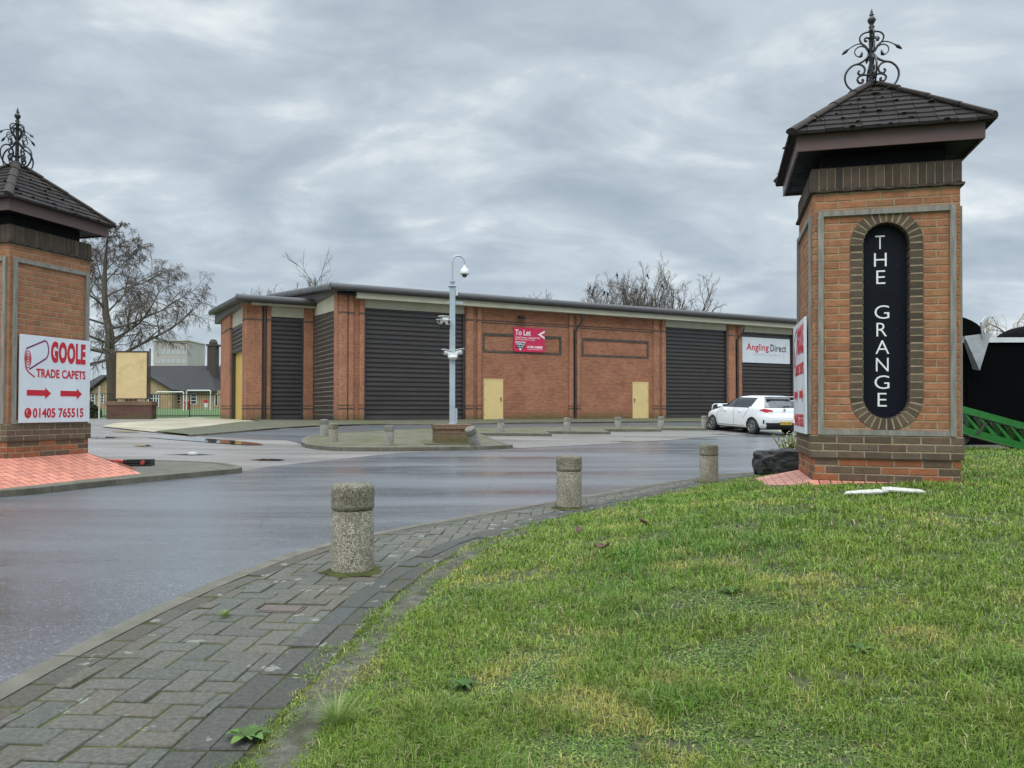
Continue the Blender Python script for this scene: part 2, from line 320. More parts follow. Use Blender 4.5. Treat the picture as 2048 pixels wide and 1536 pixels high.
# ------------------------------------------------------------------ mesh helpers
class MB:
    """collects shapes; build() links them as ONE mesh object"""
    def __init__(s):
        s.v = []; s.f = []; s.mi = []; s.c = []; s.mats = []
    def idx(s, m):
        if m not in s.mats: s.mats.append(m)
        return s.mats.index(m)
    def add(s, vs, fs, m=None, col=None):
        o = len(s.v); s.v.extend(tuple(q) for q in vs)
        k = s.idx(m) if m else 0
        for f in fs:
            s.f.append([o + i for i in f]); s.mi.append(k); s.c.append(col)
        return s
    def box(s, x0, x1, y0, y1, z0, z1, m=None, col=None, mat=None):
        vs = [(x, y, z) for z in (z0, z1) for y in (y0, y1) for x in (x0, x1)]
        if mat is not None: vs = [mat @ Vector(q) for q in vs]
        return s.add(vs, [(0, 2, 3, 1), (4, 5, 7, 6), (0, 1, 5, 4), (2, 6, 7, 3), (0, 4, 6, 2), (1, 3, 7, 5)], m, col)
    def prism(s, poly, d0, d1, axis='y', m=None, col=None):
        """poly of 2-D points extruded along an axis"""
        n = len(poly)
        P = {'y': lambda a, b, d: (a, d, b), 'x': lambda a, b, d: (d, a, b), 'z': lambda a, b, d: (a, b, d)}[axis]
        vs = [P(a, b, d0) for a, b in poly] + [P(a, b, d1) for a, b in poly]
        fs = [(i, (i + 1) % n, n + (i + 1) % n, n + i) for i in range(n)]
        tri = tessellate_polygon([[Vector((a, b, 0)) for a, b in poly]])
        fs += [tuple(q) for q in tri] + [tuple(n + i for i in reversed(q)) for q in tri]
        return s.add(vs, fs, m, col)
    def tube(s, pts, rad, n=8, m=None, col=None, cap=True, flat=1.0):
        pts = [Vector(q) for q in pts]
        if isinstance(rad, (int, float)): rad = [rad] * len(pts)
        vs = []; up = Vector((0.3, 0.2, 1)).normalized(); u = None
        for i, q in enumerate(pts):
            d = (pts[min(i + 1, len(pts) - 1)] - pts[max(i - 1, 0)])
            d = d.normalized() if d.length > 1e-9 else Vector((0, 0, 1))
            if u is None:
                a = up if abs(d.dot(up)) < 0.95 else Vector((1, 0, 0))
                u = d.cross(a).normalized()
            else:
                u = (u - d * d.dot(u)); u = u.normalized() if u.length > 1e-6 else d.orthogonal().normalized()
            w_ = d.cross(u)
            for k in range(n):
                an = 2 * PI * k / n
                vs.append(q + (u * math.cos(an) + w_ * math.sin(an) * flat) * rad[i])
        fs = [(i * n + k, i * n + (k + 1) % n, (i + 1) * n + (k + 1) % n, (i + 1) * n + k) for i in range(len(pts) - 1) for k in range(n)]
        if cap: fs += [tuple(reversed(range(n))), tuple(range((len(pts) - 1) * n, len(pts) * n))]
        return s.add(vs, fs, m, col)
    def lathe(s, prof, n=24, m=None, col=None, c=(0, 0, 0), mat=None):
        vs = []
        for r_, z in prof:
            for k in range(n):
                a = 2 * PI * k / n
                q = Vector((c[0] + r_ * math.cos(a), c[1] + r_ * math.sin(a), c[2] + z))
                vs.append(mat @ q if mat is not None else q)
        fs = [(i * n + k, i * n + (k + 1) % n, (i + 1) * n + (k + 1) % n, (i + 1) * n + k) for i in range(len(prof) - 1) for k in range(n)]
        fs += [tuple(reversed(range(n))), tuple(range((len(prof) - 1) * n, len(prof) * n))]
        return s.add(vs, fs, m, col)
    def build(s, name, m=None, parent=None, smooth=False, loc=None, rot=None, bevel=0.0, uv=True):
        me = bpy.data.meshes.new(name)
        me.from_pydata([tuple(q) for q in s.v], [], s.f)
        for k in (s.mats or [m]): me.materials.append(MATS[k])
        if s.mats: me.polygons.foreach_set('material_index', s.mi)
        if any(c is not None for c in s.c):
            a = me.color_attributes.new('Col', 'FLOAT_COLOR', 'CORNER')
            arr = np.ones((len(me.loops), 4), np.float32); i = 0
            for f, c in zip(s.f, s.c):
                arr[i:i + len(f), :3] = c or (0.5, 0.5, 0.5); i += len(f)
            a.data.foreach_set('color', arr.ravel())
        if uv:
            ul = me.uv_layers.new(name='UVMap')
            nv = len(me.vertices); co = np.empty(nv * 3, np.float32); me.vertices.foreach_get('co', co); co = co.reshape(-1, 3)
            li = np.empty(len(me.loops), np.int32); me.loops.foreach_get('vertex_index', li)
            npoly = len(me.polygons); nr = np.empty(npoly * 3, np.float32); me.polygons.foreach_get('normal', nr); nr = np.abs(nr.reshape(-1, 3))
            tot = np.empty(npoly, np.int32); me.polygons.foreach_get('loop_total', tot)
            ax = np.repeat(nr.argmax(1), tot); q = co[li]
            uvs = np.where((ax == 0)[:, None], q[:, [1, 2]], np.where((ax == 1)[:, None], q[:, [0, 2]], q[:, [0, 1]]))
            ul.data.foreach_set('uv', uvs.astype(np.float32).ravel())
        if smooth:
            me.polygons.foreach_set('use_smooth', [True] * len(me.polygons))
        me.update()
        o = bpy.data.objects.new(name, me); COL.objects.link(o)
        if parent is not None: o.parent = parent
        if loc is not None: o.location = loc
        if rot is not None: o.rotation_euler = rot
        if smooth and smooth != 'all':
            sm = o.modifiers.new('split', 'EDGE_SPLIT'); sm.split_angle = R(40)
        if bevel:
            bv = o.modifiers.new('bevel', 'BEVEL'); bv.width = bevel; bv.segments = 2; bv.limit_method = 'ANGLE'
        return o
def tag(o, label, cat, group=None, kind=None):
    if label: o['label'] = label
    if cat: o['category'] = cat
    if group: o['group'] = group
    if kind: o['kind'] = kind
    return o
def thing(name, label, cat, loc=(0, 0, 0), rz=0.0, group=None, rot=None):
    o = bpy.data.objects.new(name, None); COL.objects.link(o)
    o.location = loc; o.rotation_euler = rot or (0, 0, rz); o.empty_display_size = 0.2
    return tag(o, label, cat, group)
def copy_tree(o, parent=None):
    c = o.copy(); COL.objects.link(c)
    if parent is not None: c.parent = parent
    for ch in list(o.children): copy_tree(ch, c)
    return c
def struct(o):
    o['kind'] = 'structure'; return o
def text(name, body, x0, x1, z0, z1, mat, parent, y=0.0, bold=0.0, space=1.0, depth=0.002):
    """letters fitted to the rectangle x0..x1, z0..z1 of the parent's XZ plane, facing -Y"""
    cu = bpy.data.curves.new(name, 'FONT'); cu.body = body; cu.size = 1.0; cu.offset = bold; cu.space_character = space
    cu.extrude = 0.001; cu.resolution_u = 4
    tmp = bpy.data.objects.new(name, cu)
    me = bpy.data.meshes.new_from_object(tmp)
    bpy.data.objects.remove(tmp)
    n = len(me.vertices); co = np.empty(n * 3, np.float32); me.vertices.foreach_get('co', co); co = co.reshape(-1, 3)
    lo, hi = co.min(0), co.max(0)
    out = np.empty_like(co)
    out[:, 0] = x0 + (co[:, 0] - lo[0]) / (hi[0] - lo[0]) * (x1 - x0)
    out[:, 2] = z0 + (co[:, 1] - lo[1]) / (hi[1] - lo[1]) * (z1 - z0)
    out[:, 1] = y - np.where(co[:, 2] > 0, depth, -0.0005)
    me.vertices.foreach_set('co', out.ravel()); me.materials.clear(); me.materials.append(MATS[mat]); me.update()
    o = bpy.data.objects.new(name, me); COL.objects.link(o); o.parent = parent
    return o

# ------------------------------------------------------------------ terrain
def zg(x, y):
    q = (x + 7.15) * .4675 - (y - 35.6) * .884
    z = -.1 if q > 16 else (.37 if q < 2 else .37 - .47 * (q - 2) / 14)
    return z
def sheet(name, poly, dz, mat, fz=None):
    """a flat polygon laid on the terrain, split where the slope changes so it conforms"""
    bm = bmesh.new()
    vs = [bm.verts.new((x, y, 0)) for x, y in poly]
    for tr_ in tessellate_polygon([[Vector((x, y, 0)) for x, y in poly]]):
        try: bm.faces.new([vs[i] for i in tr_])
        except ValueError: pass
    for q in (16, 2):
        co = Vector((-7.15 + .4675 * q, 35.6 - .884 * q, 0))
        bmesh.ops.bisect_plane(bm, geom=bm.verts[:] + bm.edges[:] + bm.faces[:], plane_co=co, plane_no=Vector((.4675, -.884, 0)))
    bmesh.ops.recalc_face_normals(bm, faces=bm.faces)
    for f in bm.faces:
        if f.normal.z < 0: f.normal_flip()
    for v_ in bm.verts: v_.co.z = (fz or zg)(v_.co.x, v_.co.y) + dz
    me = bpy.data.meshes.new(name); bm.to_mesh(me); bm.free()
    me.materials.append(MATS[mat])
    o = bpy.data.objects.new(name, me); COL.objects.link(o); return struct(o)
def resample(P, step):
    P = [Vector((*q, 0)) for q in P]; out = [P[0]]
    for a, b in zip(P, P[1:]):
        n = max(1, int((b - a).length / step))
        for i in range(1, n + 1): out.append(a.lerp(b, i / n))
    return out
def smooth_line(P, step=0.3):
    """Catmull-Rom through the points"""
    P = [Vector((*q, 0)) for q in P]; Q = [2 * P[0] - P[1]] + P + [2 * P[-1] - P[-2]]; out = []
    for i in range(1, len(Q) - 2):
        a, b, c, d = Q[i - 1:i + 3]; n = max(2, int((c - b).length / step))
        for k in range(n):
            u = k / n
            out.append(0.5 * ((2 * b) + (c - a) * u + (2 * a - 5 * b + 4 * c - d) * u * u + (3 * b - a - 3 * c + d) * u ** 3))
    out.append(P[-1]); return out
def kerb_line(name, P, width, side, top, bottom, mat='kerb', unit=0.9):
    """kerb stones along a polyline; the visible face is on the line, the stone lies on its `side`"""
    mb = MB(); rr = random.Random(5); n = len(P)
    nor = []
    for i in range(n):
        d = (P[min(i + 1, n - 1)] - P[max(i - 1, 0)]).normalized(); nor.append(Vector((-d.y, d.x, 0)) * side)
    acc = 0; g = 0.0
    for i in range(n - 1):
        a, b = P[i], P[i + 1]; acc += (b - a).length
        z0, z1 = zg(a.x, a.y), zg(b.x, b.y); j = g
        a2, b2 = a + nor[i] * width, b + nor[i + 1] * width
        bb = b
        if acc > unit:
            acc = 0; bb = b - (b - a).normalized() * 0.008; g = rr.uniform(-.004, .004)
        ch = 0.012
        ai, bi = a + nor[i] * ch, bb + nor[i + 1] * ch
        vs = [(a.x, a.y, z0 + bottom), (bb.x, bb.y, z1 + bottom), (bb.x, bb.y, z1 + top + j - ch), (a.x, a.y, z0 + top + j - ch),
              (ai.x, ai.y, z0 + top + j), (bi.x, bi.y, z1 + top + j), (b2.x, b2.y, z1 + top + j), (a2.x, a2.y, z0 + top + j),
              (b2.x, b2.y, z1 + bottom), (a2.x, a2.y, z0 + bottom)]
        mb.add(vs, [(0, 1, 2, 3), (3, 2, 5, 4), (4, 5, 6, 7), (7, 6, 8, 9), (1, 8, 6, 5, 2), (0, 3, 4, 7, 9)])
    return struct(mb.build(name, mat))

# the ground: one big sheet; a grass bank rises beyond the fence
def zfar(x, y):
    z = zg(x, y)
    if y > 50 and z > .3: z = .37 + .7 * min(1, (y - 50) / 65)
    return z
mb = MB()
xs = [-1500, -400, -120, -70, -50, -40, -30, -20, -10, 0, 10, 20, 30, 45, 70, 120, 400, 1500]
ys = [-300, -60, -20, -5, 5, 12, 16, 20, 24, 28, 32, 36, 40, 45, 50, 55, 60, 70, 85, 100, 115, 140, 200, 400, 2500]
for y in ys:
    for x in xs: mb.v.append((x, y, zfar(x, y) - (0.16 if y < 50 else 0.02)))
nx = len(xs)
for j in range(len(ys) - 1):
    for i in range(nx - 1):
        mb.f.append([j * nx + i, j * nx + i + 1, (j + 1) * nx + i + 1, (j + 1) * nx + i]); mb.mi.append(0); mb.c.append(None)
struct(mb.build('ground', 'field'))
# asphalt of the estate: yards, access roads
sheet('yard_tarmac', [(-60, 3), (14, 3), (60, 12), (60, 70), (-12, 60), (-19.5, 50.5), (-33, 44), (-60, 43)], 0.0, 'pale_asphalt')
sheet('service_road', [(-9.4, 23.2), (-6.6, 22.4), (-5.5, 20.6), (0.2, 20.0), (6, 25.5), (40, 41), (40, 46), (12, 40.2), (1.7, 35.1), (-3.3, 31.9), (-6, 30.9), (-8.7, 26.6)], 0.004, 'dark_tarmac')
ROADFAR = [(-30, 5.0), (-12, 5.5), (-6.4, 10.5), (-4.5, 12.6), (-4.3, 13.7), (-3.8, 15.0), (-3.3, 16.3), (-2.7, 18.0), (-1.4, 18.9), (0.2, 19.95), (5.3, 25.0), (9.9, 30.0), (14, 33.2), (40, 46)]
sheet('main_road', [(-30, -8), (-1.4, -8)] + [(-1.72, 1.0), (-1.71, 3.0), (-1.4, 5.2), (-.7, 6.3), (.1, 7.35), (2.6, 10.6), (4.5, 12.0), (9, 15.4), (40, 30)] + ROADFAR[::-1], 0.008, 'wet_asphalt')
sheet('parking_bays', [(0.15, 19.98), (5.3, 25.05), (9.9, 30.05), (14, 33.3), (20, 37.5), (12.4, 33.3), (7.8, 30.95), (5.9, 30.6), (5.7, 29.7), (3.45, 29.0), (3.5, 27.5), (1.2, 27.2), (1.3, 25.9), (-1.1, 25.6)], 0.012, 'bay_concrete')
sheet('concrete_apron', [(-14.46, 27.1), (-11.48, 24.6), (-11.1, 27.7), (-11.04, 33.7), (-12.9, 37.7), (-17.3, 45.9), (-21.4, 52), (-19.5, 42), (-17.5, 37.5)], 0.03, 'apron_concrete')
FORE = [(-9.6, 23.1), (-8.9, 25.4), (-8.2, 27.9), (-7.2, 29.6), (-6.0, 30.85), (-3.29, 32.0), (1.73, 35.02), (7.56, 38.02), (11.87, 40.07), (24, 46.2)]
sheet('building_forecourt', FORE + [(24, 53), (-7, 36), (-12.9, 38.0), (-11.0, 33.7), (-11.05, 27.7), (-11.4, 24.6)], 0.06, 'forecourt')
kerb_line('forecourt_kerb', smooth_line(FORE, 0.6), 0.13, 1, 0.066, -0.05)
for nm, P_ in (('puddle', [(-10.58, 22.4), (-10.3, 22.75), (-9.78, 22.6), (-8.94, 22.3), (-7.89, 21.72), (-6.9, 20.9), (-6.55, 20.3), (-7.0, 20.2), (-7.48, 20.4), (-8.55, 21.1), (-9.72, 21.75)]),
               ('puddle', [(-12.8, 24.55), (-12.6, 24.95), (-12.2, 24.95), (-11.9, 24.7), (-12.2, 24.45)]),
               ('puddle', [(-9.6, 19.5), (-9.5, 19.75), (-9.2, 19.72), (-9.1, 19.45), (-9.3, 19.3)]),
               ('puddle', [(-5.3, 15.55), (-5.0, 15.75), (-4.55, 15.5), (-4.6, 15.25), (-5.0, 15.3)]),
               ('puddle', [(-7.9, 17.3), (-7.2, 17.45), (-6.6, 17.25), (-7.1, 17.1)]),
               ('puddle', [(-12.6, 22.0), (-11.8, 22.3), (-11.0, 22.1), (-11.7, 21.8)]),
               ('puddle', [(3.0, 23.75), (3.5, 23.95), (3.9, 23.9), (3.4, 23.6)]),
               ('puddle', [(7.3, 28.4), (7.9, 28.75), (8.2, 28.6), (7.7, 28.3)])):
    sheet(nm, P_, 0.0165, 'puddle')

# island with the sawtooth parking kerb
ISL = [(-5.85, 21.4), (-5.62, 20.57), (-5.29, 19.77), (-4.77, 19.23), (-3.9, 18.82), (-2.85, 18.78), (-1.51, 19.03), (-.45, 19.5), (.02, 20.1)]
SAW = [(-1.11, 25.47), (1.33, 25.72), (1.19, 27.12), (3.5, 27.32), (3.4, 28.92), (5.74, 29.57), (5.86, 30.47), (7.75, 30.82), (8.0, 31.9), (12.43, 33.22), (20, 37.2)]
BACK = [(20, 39.2), (13, 35.3), (6.9, 32.57), (4.08, 31.47), (1.3, 30.12), (-1.51, 28.82), (-2.86, 28.3), (-4.2, 26.5), (-5.59, 24.57), (-5.95, 23.6), (-6.04, 22.6)]
sheet('island_paving', ISL + SAW + BACK, 0.098, 'old_paving')
il = smooth_line(ISL, 0.25)
kerb_line('island_kerb', il, 0.12, 1, 0.104, -0.05)
for q in range(0, 10, 2):
    kerb_line('bay_kerb', resample(SAW[q:q + 2], 0.3), 0.12, 1, 0.104, -0.05)
for q in range(1, 9, 2):
    kerb_line('bay_kerb', resample(SAW[q:q + 2], 0.3), 0.12, 1, 0.103, -0.05)
kerb_line('bay_kerb', resample([(.02, 20.1), (-1.11, 25.47)], 0.3), 0.12, 1, 0.103, -0.05)
kerb_line('island_kerb', resample(BACK, 0.4) + resample([BACK[-1], ISL[0]], 0.4)[1:], 0.12, 1, 0.103, -0.05)

# pavement of the left pillar
LP = [(-9.5, 6.2), (-7.0, 7.7), (-5.89, 8.87), (-5.6, 9.4), (-5.2, 10.5), (-4.66, 11.62), (-4.38, 12.1), (-4.36, 12.45), (-4.6, 12.9), (-5.2, 13.6), (-6.2, 14.1), (-8.0, 14.6), (-11, 15)]
lps = smooth_line(LP, 0.2)
sheet('left_pavement', [(q.x, q.y) for q in lps] + [(-13, 9)], 0.083, 'kerb')
kerb_line('left_kerb', lps, 0.14, 1, 0.088, -0.05)

# ------------------------------------------------------------------ near pavement: real blocks
KERB = smooth_line([(-1.66, 0.2), (-1.70, 1.4), (-1.72, 2.6), (-1.70, 3.2), (-1.66, 3.7), (-1.57, 4.3), (-1.38, 5.1), (-1.05, 5.75), (-.72, 6.25), (.08, 7.35), (.75, 8.2), (2.6, 10.6), (3.6, 11.4), (5.2, 12.6)], 0.12)
INNER = smooth_line([(-.66, 0.2), (-.66, 1.4), (-.65, 2.19), (-.63, 2.52), (-.60, 2.84), (-.57, 3.3), (-.53, 3.72), (-.46, 4.18), (-.37, 4.65), (-.20, 5.24), (.06, 5.8), (.32, 6.3), (.62, 6.8), (1.05, 7.43), (1.58, 8.2), (2.25, 9.2), (3.0, 10.1), (3.9, 10.9), (5.4, 12.0)], 0.12)
def xin(y):
    for a, b in zip(INNER, INNER[1:]):
        if a.y <= y <= b.y: return a.x + (b.x - a.x) * (y - a.y) / max(1e-6, b.y - a.y)
    return INNER[0].x if y < 1 else INNER[-1].x + (y - INNER[-1].y) * 1.5
def off(P, d):
    out = []
    for i in range(len(P)):
        t_ = (P[min(i + 1, len(P) - 1)] - P[max(i - 1, 0)]).normalized(); out.append(P[i] + Vector((-t_.y, t_.x, 0)) * d)
    return out
def near_seg(P, q):
    best = min(range(len(P)), key=lambda i: (P[i].x - q.x) ** 2 + (P[i].y - q.y) ** 2)
    t_ = (P[min(best + 1, len(P) - 1)] - P[max(best - 1, 0)]).normalized()
    return P[best], Vector((-t_.y, t_.x, 0))
def clip(poly, p0, nrm):
    out = []
    for i in range(len(poly)):
        a, b = poly[i], poly[(i + 1) % len(poly)]; da, db = (a - p0).dot(nrm), (b - p0).dot(nrm)
        if da >= 0: out.append(a)
        if da * db < 0: out.append(a.lerp(b, da / (da - db)))
    return out
rr = random.Random(11)
pav = MB()
def paver(poly, base=(.140, .133, .112), lift=0.0):
    c = sum(poly, Vector()) / len(poly)
    area = sum(a.cross(b).z for a, b in zip(poly, poly[1:] + poly[:1])) / 2
    if abs(area) < 0.0006: return
    k = rr.uniform(.92, 1.09); hue = rr.random()
    col = tuple(b * k * m for b, m in zip(base, (1.03, .99, .95) if hue < .12 else ((.95, 1, 1.02) if hue < .5 else (1, 1, 1))))
    tx, ty, dz = rr.gauss(0, .014), rr.gauss(0, .014), max(-.0008, rr.gauss(0.0008, .002)) + lift
    Z = lambda q: dz + (q.x - c.x) * tx + (q.y - c.y) * ty
    def inset(d):
        return [q + (c - q).normalized() * min(d, (c - q).length * .6) for q in poly]
    a, b = inset(.0068), inset(.0115)
    n = len(poly)
    vs = [(q.x, q.y, -.03) for q in a] + [(q.x, q.y, Z(q) - .004) for q in a] + [(q.x, q.y, Z(q)) for q in b]
    fs = [(i, (i + 1) % n, n + (i + 1) % n, n + i) for i in range(n)] + [(n + i, n + (i + 1) % n, 2 * n + (i + 1) % n, 2 * n + i) for i in range(n)] + [tuple(range(2 * n, 3 * n))]
    if area < 0: fs = [tuple(reversed(f)) for f in fs]
    pav.add(vs, fs, None, col)
k1, k2 = off(KERB, -.10), off(KERB, -.205)      # kerb unit, one stretcher row
i1, i2, i3 = off(INNER, .06), off(INNER, .165), off(INNER, .27)
rot = Matrix.Rotation(R(-4), 3, 'Z'); rin = rot.inverted()
COVER = (Vector((-1.06, 3.56, 0)), .12, .075)
for yi in range(-5, 135):
    for xi in range(-50, 62):
        cl_ = (xi - yi) % 4
        if cl_ == 0: q = (xi, xi + 2, yi, yi + 1)
        elif cl_ == 2: q = (xi, xi + 1, yi - 1, yi + 1)
        else: continue
        c = rot @ Vector(((q[0] + q[1]) * .051, (q[2] + q[3]) * .051, 0))
        if not (.5 < c.y < 12.2 and -2.2 < c.x < 5.5): continue
        if abs(c.x - COVER[0].x) < .10 and abs(c.y - COVER[0].y) < .06: continue
        p0, n0 = near_seg(k2, c); p1, n1 = near_seg(i3, c)
        if (c - p0).dot(-n0) < -.15 or (c - p1).dot(n1) < -.15: continue
        poly = [rot @ Vector((x * .102, y * .102, 0)) for x, y in ((q[0], q[2]), (q[1], q[2]), (q[1], q[3]), (q[0], q[3]))]
        poly = clip(poly, p0, -n0)
        if len(poly) > 2: poly = clip(poly, p1, n1)
        if len(poly) > 2: paver(poly)
def row(A, B, ln, base=(.100, .098, .088), step=0.0):
    """a row of stretchers between two parallel lines"""
    acc = 0; i0 = 0
    for i in range(1, len(A)):
        acc += (A[i] - A[i - 1]).length
        if acc >= ln:
            paver([A[i0], A[i], B[i], B[i0]], base, step); i0 = i; acc = 0
row(k1, k2, .19, (.115, .105, .085))
row(i2, i3, .19); row(i1, i2, .19, (.095, .09, .075))
struct(pav.build('pavement_blocks', 'paver'))
for k_, lz in ((KERB, 0),):
    mb = MB(); inn = off(k_, -.102); acc = 0
    for i in range(len(k_) - 1):
        a, b, c, d = k_[i], k_[i + 1], inn[i + 1], inn[i]
        a2, b2 = a.lerp(d, .12), b.lerp(c, .12)
        acc += (b - a).length
        if acc > .85: acc = 0; b = b.lerp(a, .07); b2 = b2.lerp(a2, .07); c = c.lerp(d, .07)
        mb.add([(a.x, a.y, -.16), (b.x, b.y, -.16), (b.x, b.y, -.008), (a.x, a.y, -.008), (a2.x, a2.y, .003), (b2.x, b2.y, .003), (c.x, c.y, .003), (d.x, d.y, .003), (c.x, c.y, -.03), (d.x, d.y, -.03)],
               [(0, 3, 2, 1), (3, 4, 5, 2), (4, 7, 6, 5), (7, 9, 8, 6), (1, 2, 5, 6, 8), (0, 9, 7, 4, 3)])
    struct(mb.build('near_kerb', 'kerb'))
mb = MB()
for i in range(len(KERB) - 1):
    f0, f1 = i / (len(KERB) - 1), (i + 1) / (len(KERB) - 1)
    j0, j1 = f0 * (len(INNER) - 1), f1 * (len(INNER) - 1)
    g = lambda j: INNER[int(j)].lerp(INNER[min(int(j) + 1, len(INNER) - 1)], j - int(j))
    a, b, c, d = KERB[i], KERB[i + 1], g(j1), g(j0)
    a = a.lerp(d, .03); b = b.lerp(c, .03)
    c = c + Vector((.02, -.01, 0)); d = d + Vector((.02, -.01, 0))
    mb.add([(a.x, a.y, -.0034), (d.x, d.y, -.0034), (c.x, c.y, -.0034), (b.x, b.y, -.0034)], [(0, 1, 2, 3)])
struct(mb.build('pavement_bed', 'paver_bed'))
# rough concrete haunching between the blocks and the lawn
mb = MB(); ho, hi_ = off(INNER, .075), off(INNER, -.22)
for i in range(len(INNER) - 1):
    w0 = noise.noise((i * .31, 3, 0)) * .12; w1 = noise.noise(((i + 1) * .31, 3, 0)) * .12
    a, b, c, d = ho[i], ho[i + 1], hi_[i + 1], hi_[i]
    a = a.lerp(d, w0 * 1.2 + .06); b = b.lerp(c, w1 * 1.2 + .06); t0, t1 = a.lerp(d, .35 + w0), b.lerp(c, .35 + w1)
    mb.add([(a.x, a.y, -.006), (b.x, b.y, -.006), (t1.x, t1.y, .012 + w1 * .2), (t0.x, t0.y, .012 + w0 * .2), (c.x, c.y, .004), (d.x, d.y, .004)], [(0, 3, 2, 1), (3, 5, 4, 2)])
struct(mb.build('concrete_haunch', 'haunch', smooth='all'))

# ------------------------------------------------------------------ lawn
def ss(t_): t_ = max(0, min(1, t_)); return t_ * t_ * (3 - 2 * t_)
def zlawn(x, y):
    s_ = x - xin(y) - .05 if y < 11.8 else 5.0
    z = -.004 + .028 * ss(s_ / .15) + .185 * ss(s_ / 2.3) * ss(.25 + y / 8)
    return z + .018 * noise.noise((x * 1.1, y * 1.1, 0)) * ss(s_ / .5)
mb = MB(); rowsy = [0.2 + .14 * i for i in range(102)]; offs = [-.10, 0, .06, .13, .22, .33, .46, .6, .8, 1.0, 1.25, 1.5, 1.8, 2.1, 2.4, 2.7, 3, 3.4, 3.8, 4.3, 4.8, 5.4, 6, 7, 8, 10, 12]
for y in rowsy:
    x0 = xin(min(y, 11.8))
    for s_ in offs:
        x = x0 + s_; mb.v.append((x, y, (zlawn(x, y) if s_ >= 0 else -.02)))
for j in range(len(rowsy) - 1):
    for i in range(len(offs) - 1):
        k = j * len(offs) + i; mb.f.append([k, k + 1, k + len(offs) + 1, k + len(offs)]); mb.mi.append(0); mb.c.append(None)
struct(mb.build('lawn', 'soil', smooth='all'))

# ------------------------------------------------------------------ gate pillars
W = 1.325; H2 = W / 2
def brickwork(mb, x0, x1, z0, z1, T, pal, rnd, bl=.24, rh=.075, proud=0.0, hole=None, jit=.0014, mort=.0115, soldier=False):
    """individual bricks on one face; T maps (along, out, up) to pillar space"""
    row_ = 0; z = z0
    while z < z1 - .01:
        zt = min(z + rh, z1)
        x = x0 - (bl + mort) * (.5 if row_ % 2 else 0.0)
        while x < x1 - .005:
            xe = x + bl + rnd.uniform(-.004, .004)
            for a, b in cut(max(x, x0), min(xe, x1), (z + zt) / 2, hole):
                if b - a > .02:
                    base = rnd.choice(pal); k = rnd.uniform(.9, 1.1); c = tuple(q * k for q in base)
                    d = proud + rnd.uniform(-jit, jit); hz = rnd.uniform(-.0015, .0015)
                    if rnd.random() < .05: d -= .0015
                    e = .005
                    p = [(a, d - .0025, z + .0 + hz), (b, d - .0025, z + hz), (b, d - .0025, zt - mort + hz), (a, d - .0025, zt - mort + hz)]
                    f = [(a + e, d, z + e + hz), (b - e, d, z + e + hz), (b - e, d, zt - mort - e + hz), (a + e, d, zt - mort - e + hz)]
                    g = [(q[0], proud - .02, q[2]) for q in p]
                    vs = [T(*q) for q in g + p + f]
                    fs = [(i, (i + 1) % 4, 4 + (i + 1) % 4, 4 + i) for i in range(4)] + [(4 + i, 4 + (i + 1) % 4, 8 + (i + 1) % 4, 8 + i) for i in range(4)] + [(8, 9, 10, 11)]
                    mb.add(vs, fs, None, c)
            x = xe + mort
        z += rh; row_ += 1
NX, NR, NZ0, NZ1 = .675, .328, .826, 2.33      # niche centre, outer radius, centres of the two arcs
def cut(a, b, zm, hole):
    if not hole: return [(a, b)]
    cx_, r_, za, zb = hole
    dz = max(za - zm, zm - zb, 0)
    if dz >= r_ - .01: return [(a, b)]
    hw = math.sqrt(r_ * r_ - dz * dz) - .012
    out = []
    if a < cx_ - hw: out.append((a, min(b, cx_ - hw)))
    if b > cx_ + hw: out.append((max(a, cx_ + hw), b))
    return out
RED = [(.335, .152, .080), (.35, .163, .086), (.32, .142, .075), (.34, .172, .088), (.355, .158, .080), (.305, .135, .072)]
DRK = [(.125, .095, .066), (.145, .112, .078), (.105, .08, .058), (.135, .09, .062)]
SLD = [(.085, .064, .05), (.105, .076, .058), (.07, .055, .046)]
def stadium(r_, n=12):
    top = [(NX + r_ * math.cos(PI * i / n), NZ1 + r_ * math.sin(PI * i / n)) for i in range(n + 1)]
    bot = [(NX + r_ * math.cos(PI + PI * i / n), NZ0 + r_ * math.sin(PI + PI * i / n)) for i in range(n + 1)]
    return top + bot
def scroll(mb, pts, r0=.011, r1=.007, leaf=False, ang=0, n=6):
    """a wrought-iron scroll in the (radius, height) plane turned to `ang`"""
    P = smooth_line(pts, .02); ca, sa = math.cos(ang), math.sin(ang)
    L3 = [(q.x * ca, q.x * sa, q.y) for q in P]
    rad = [r0 + (r1 - r0) * i / (len(P) - 1) for i in range(len(P))]
    if leaf:
        k = max(3, int(len(P) * .3))
        for i in range(len(P) - k, len(P)):
            u = (i - (len(P) - k)) / (k - 1); rad[i] = .004 + .019 * math.sin(PI * min(1, u * .9 + .1)) * (1 - .5 * u)
    mb.tube(L3, rad, n)
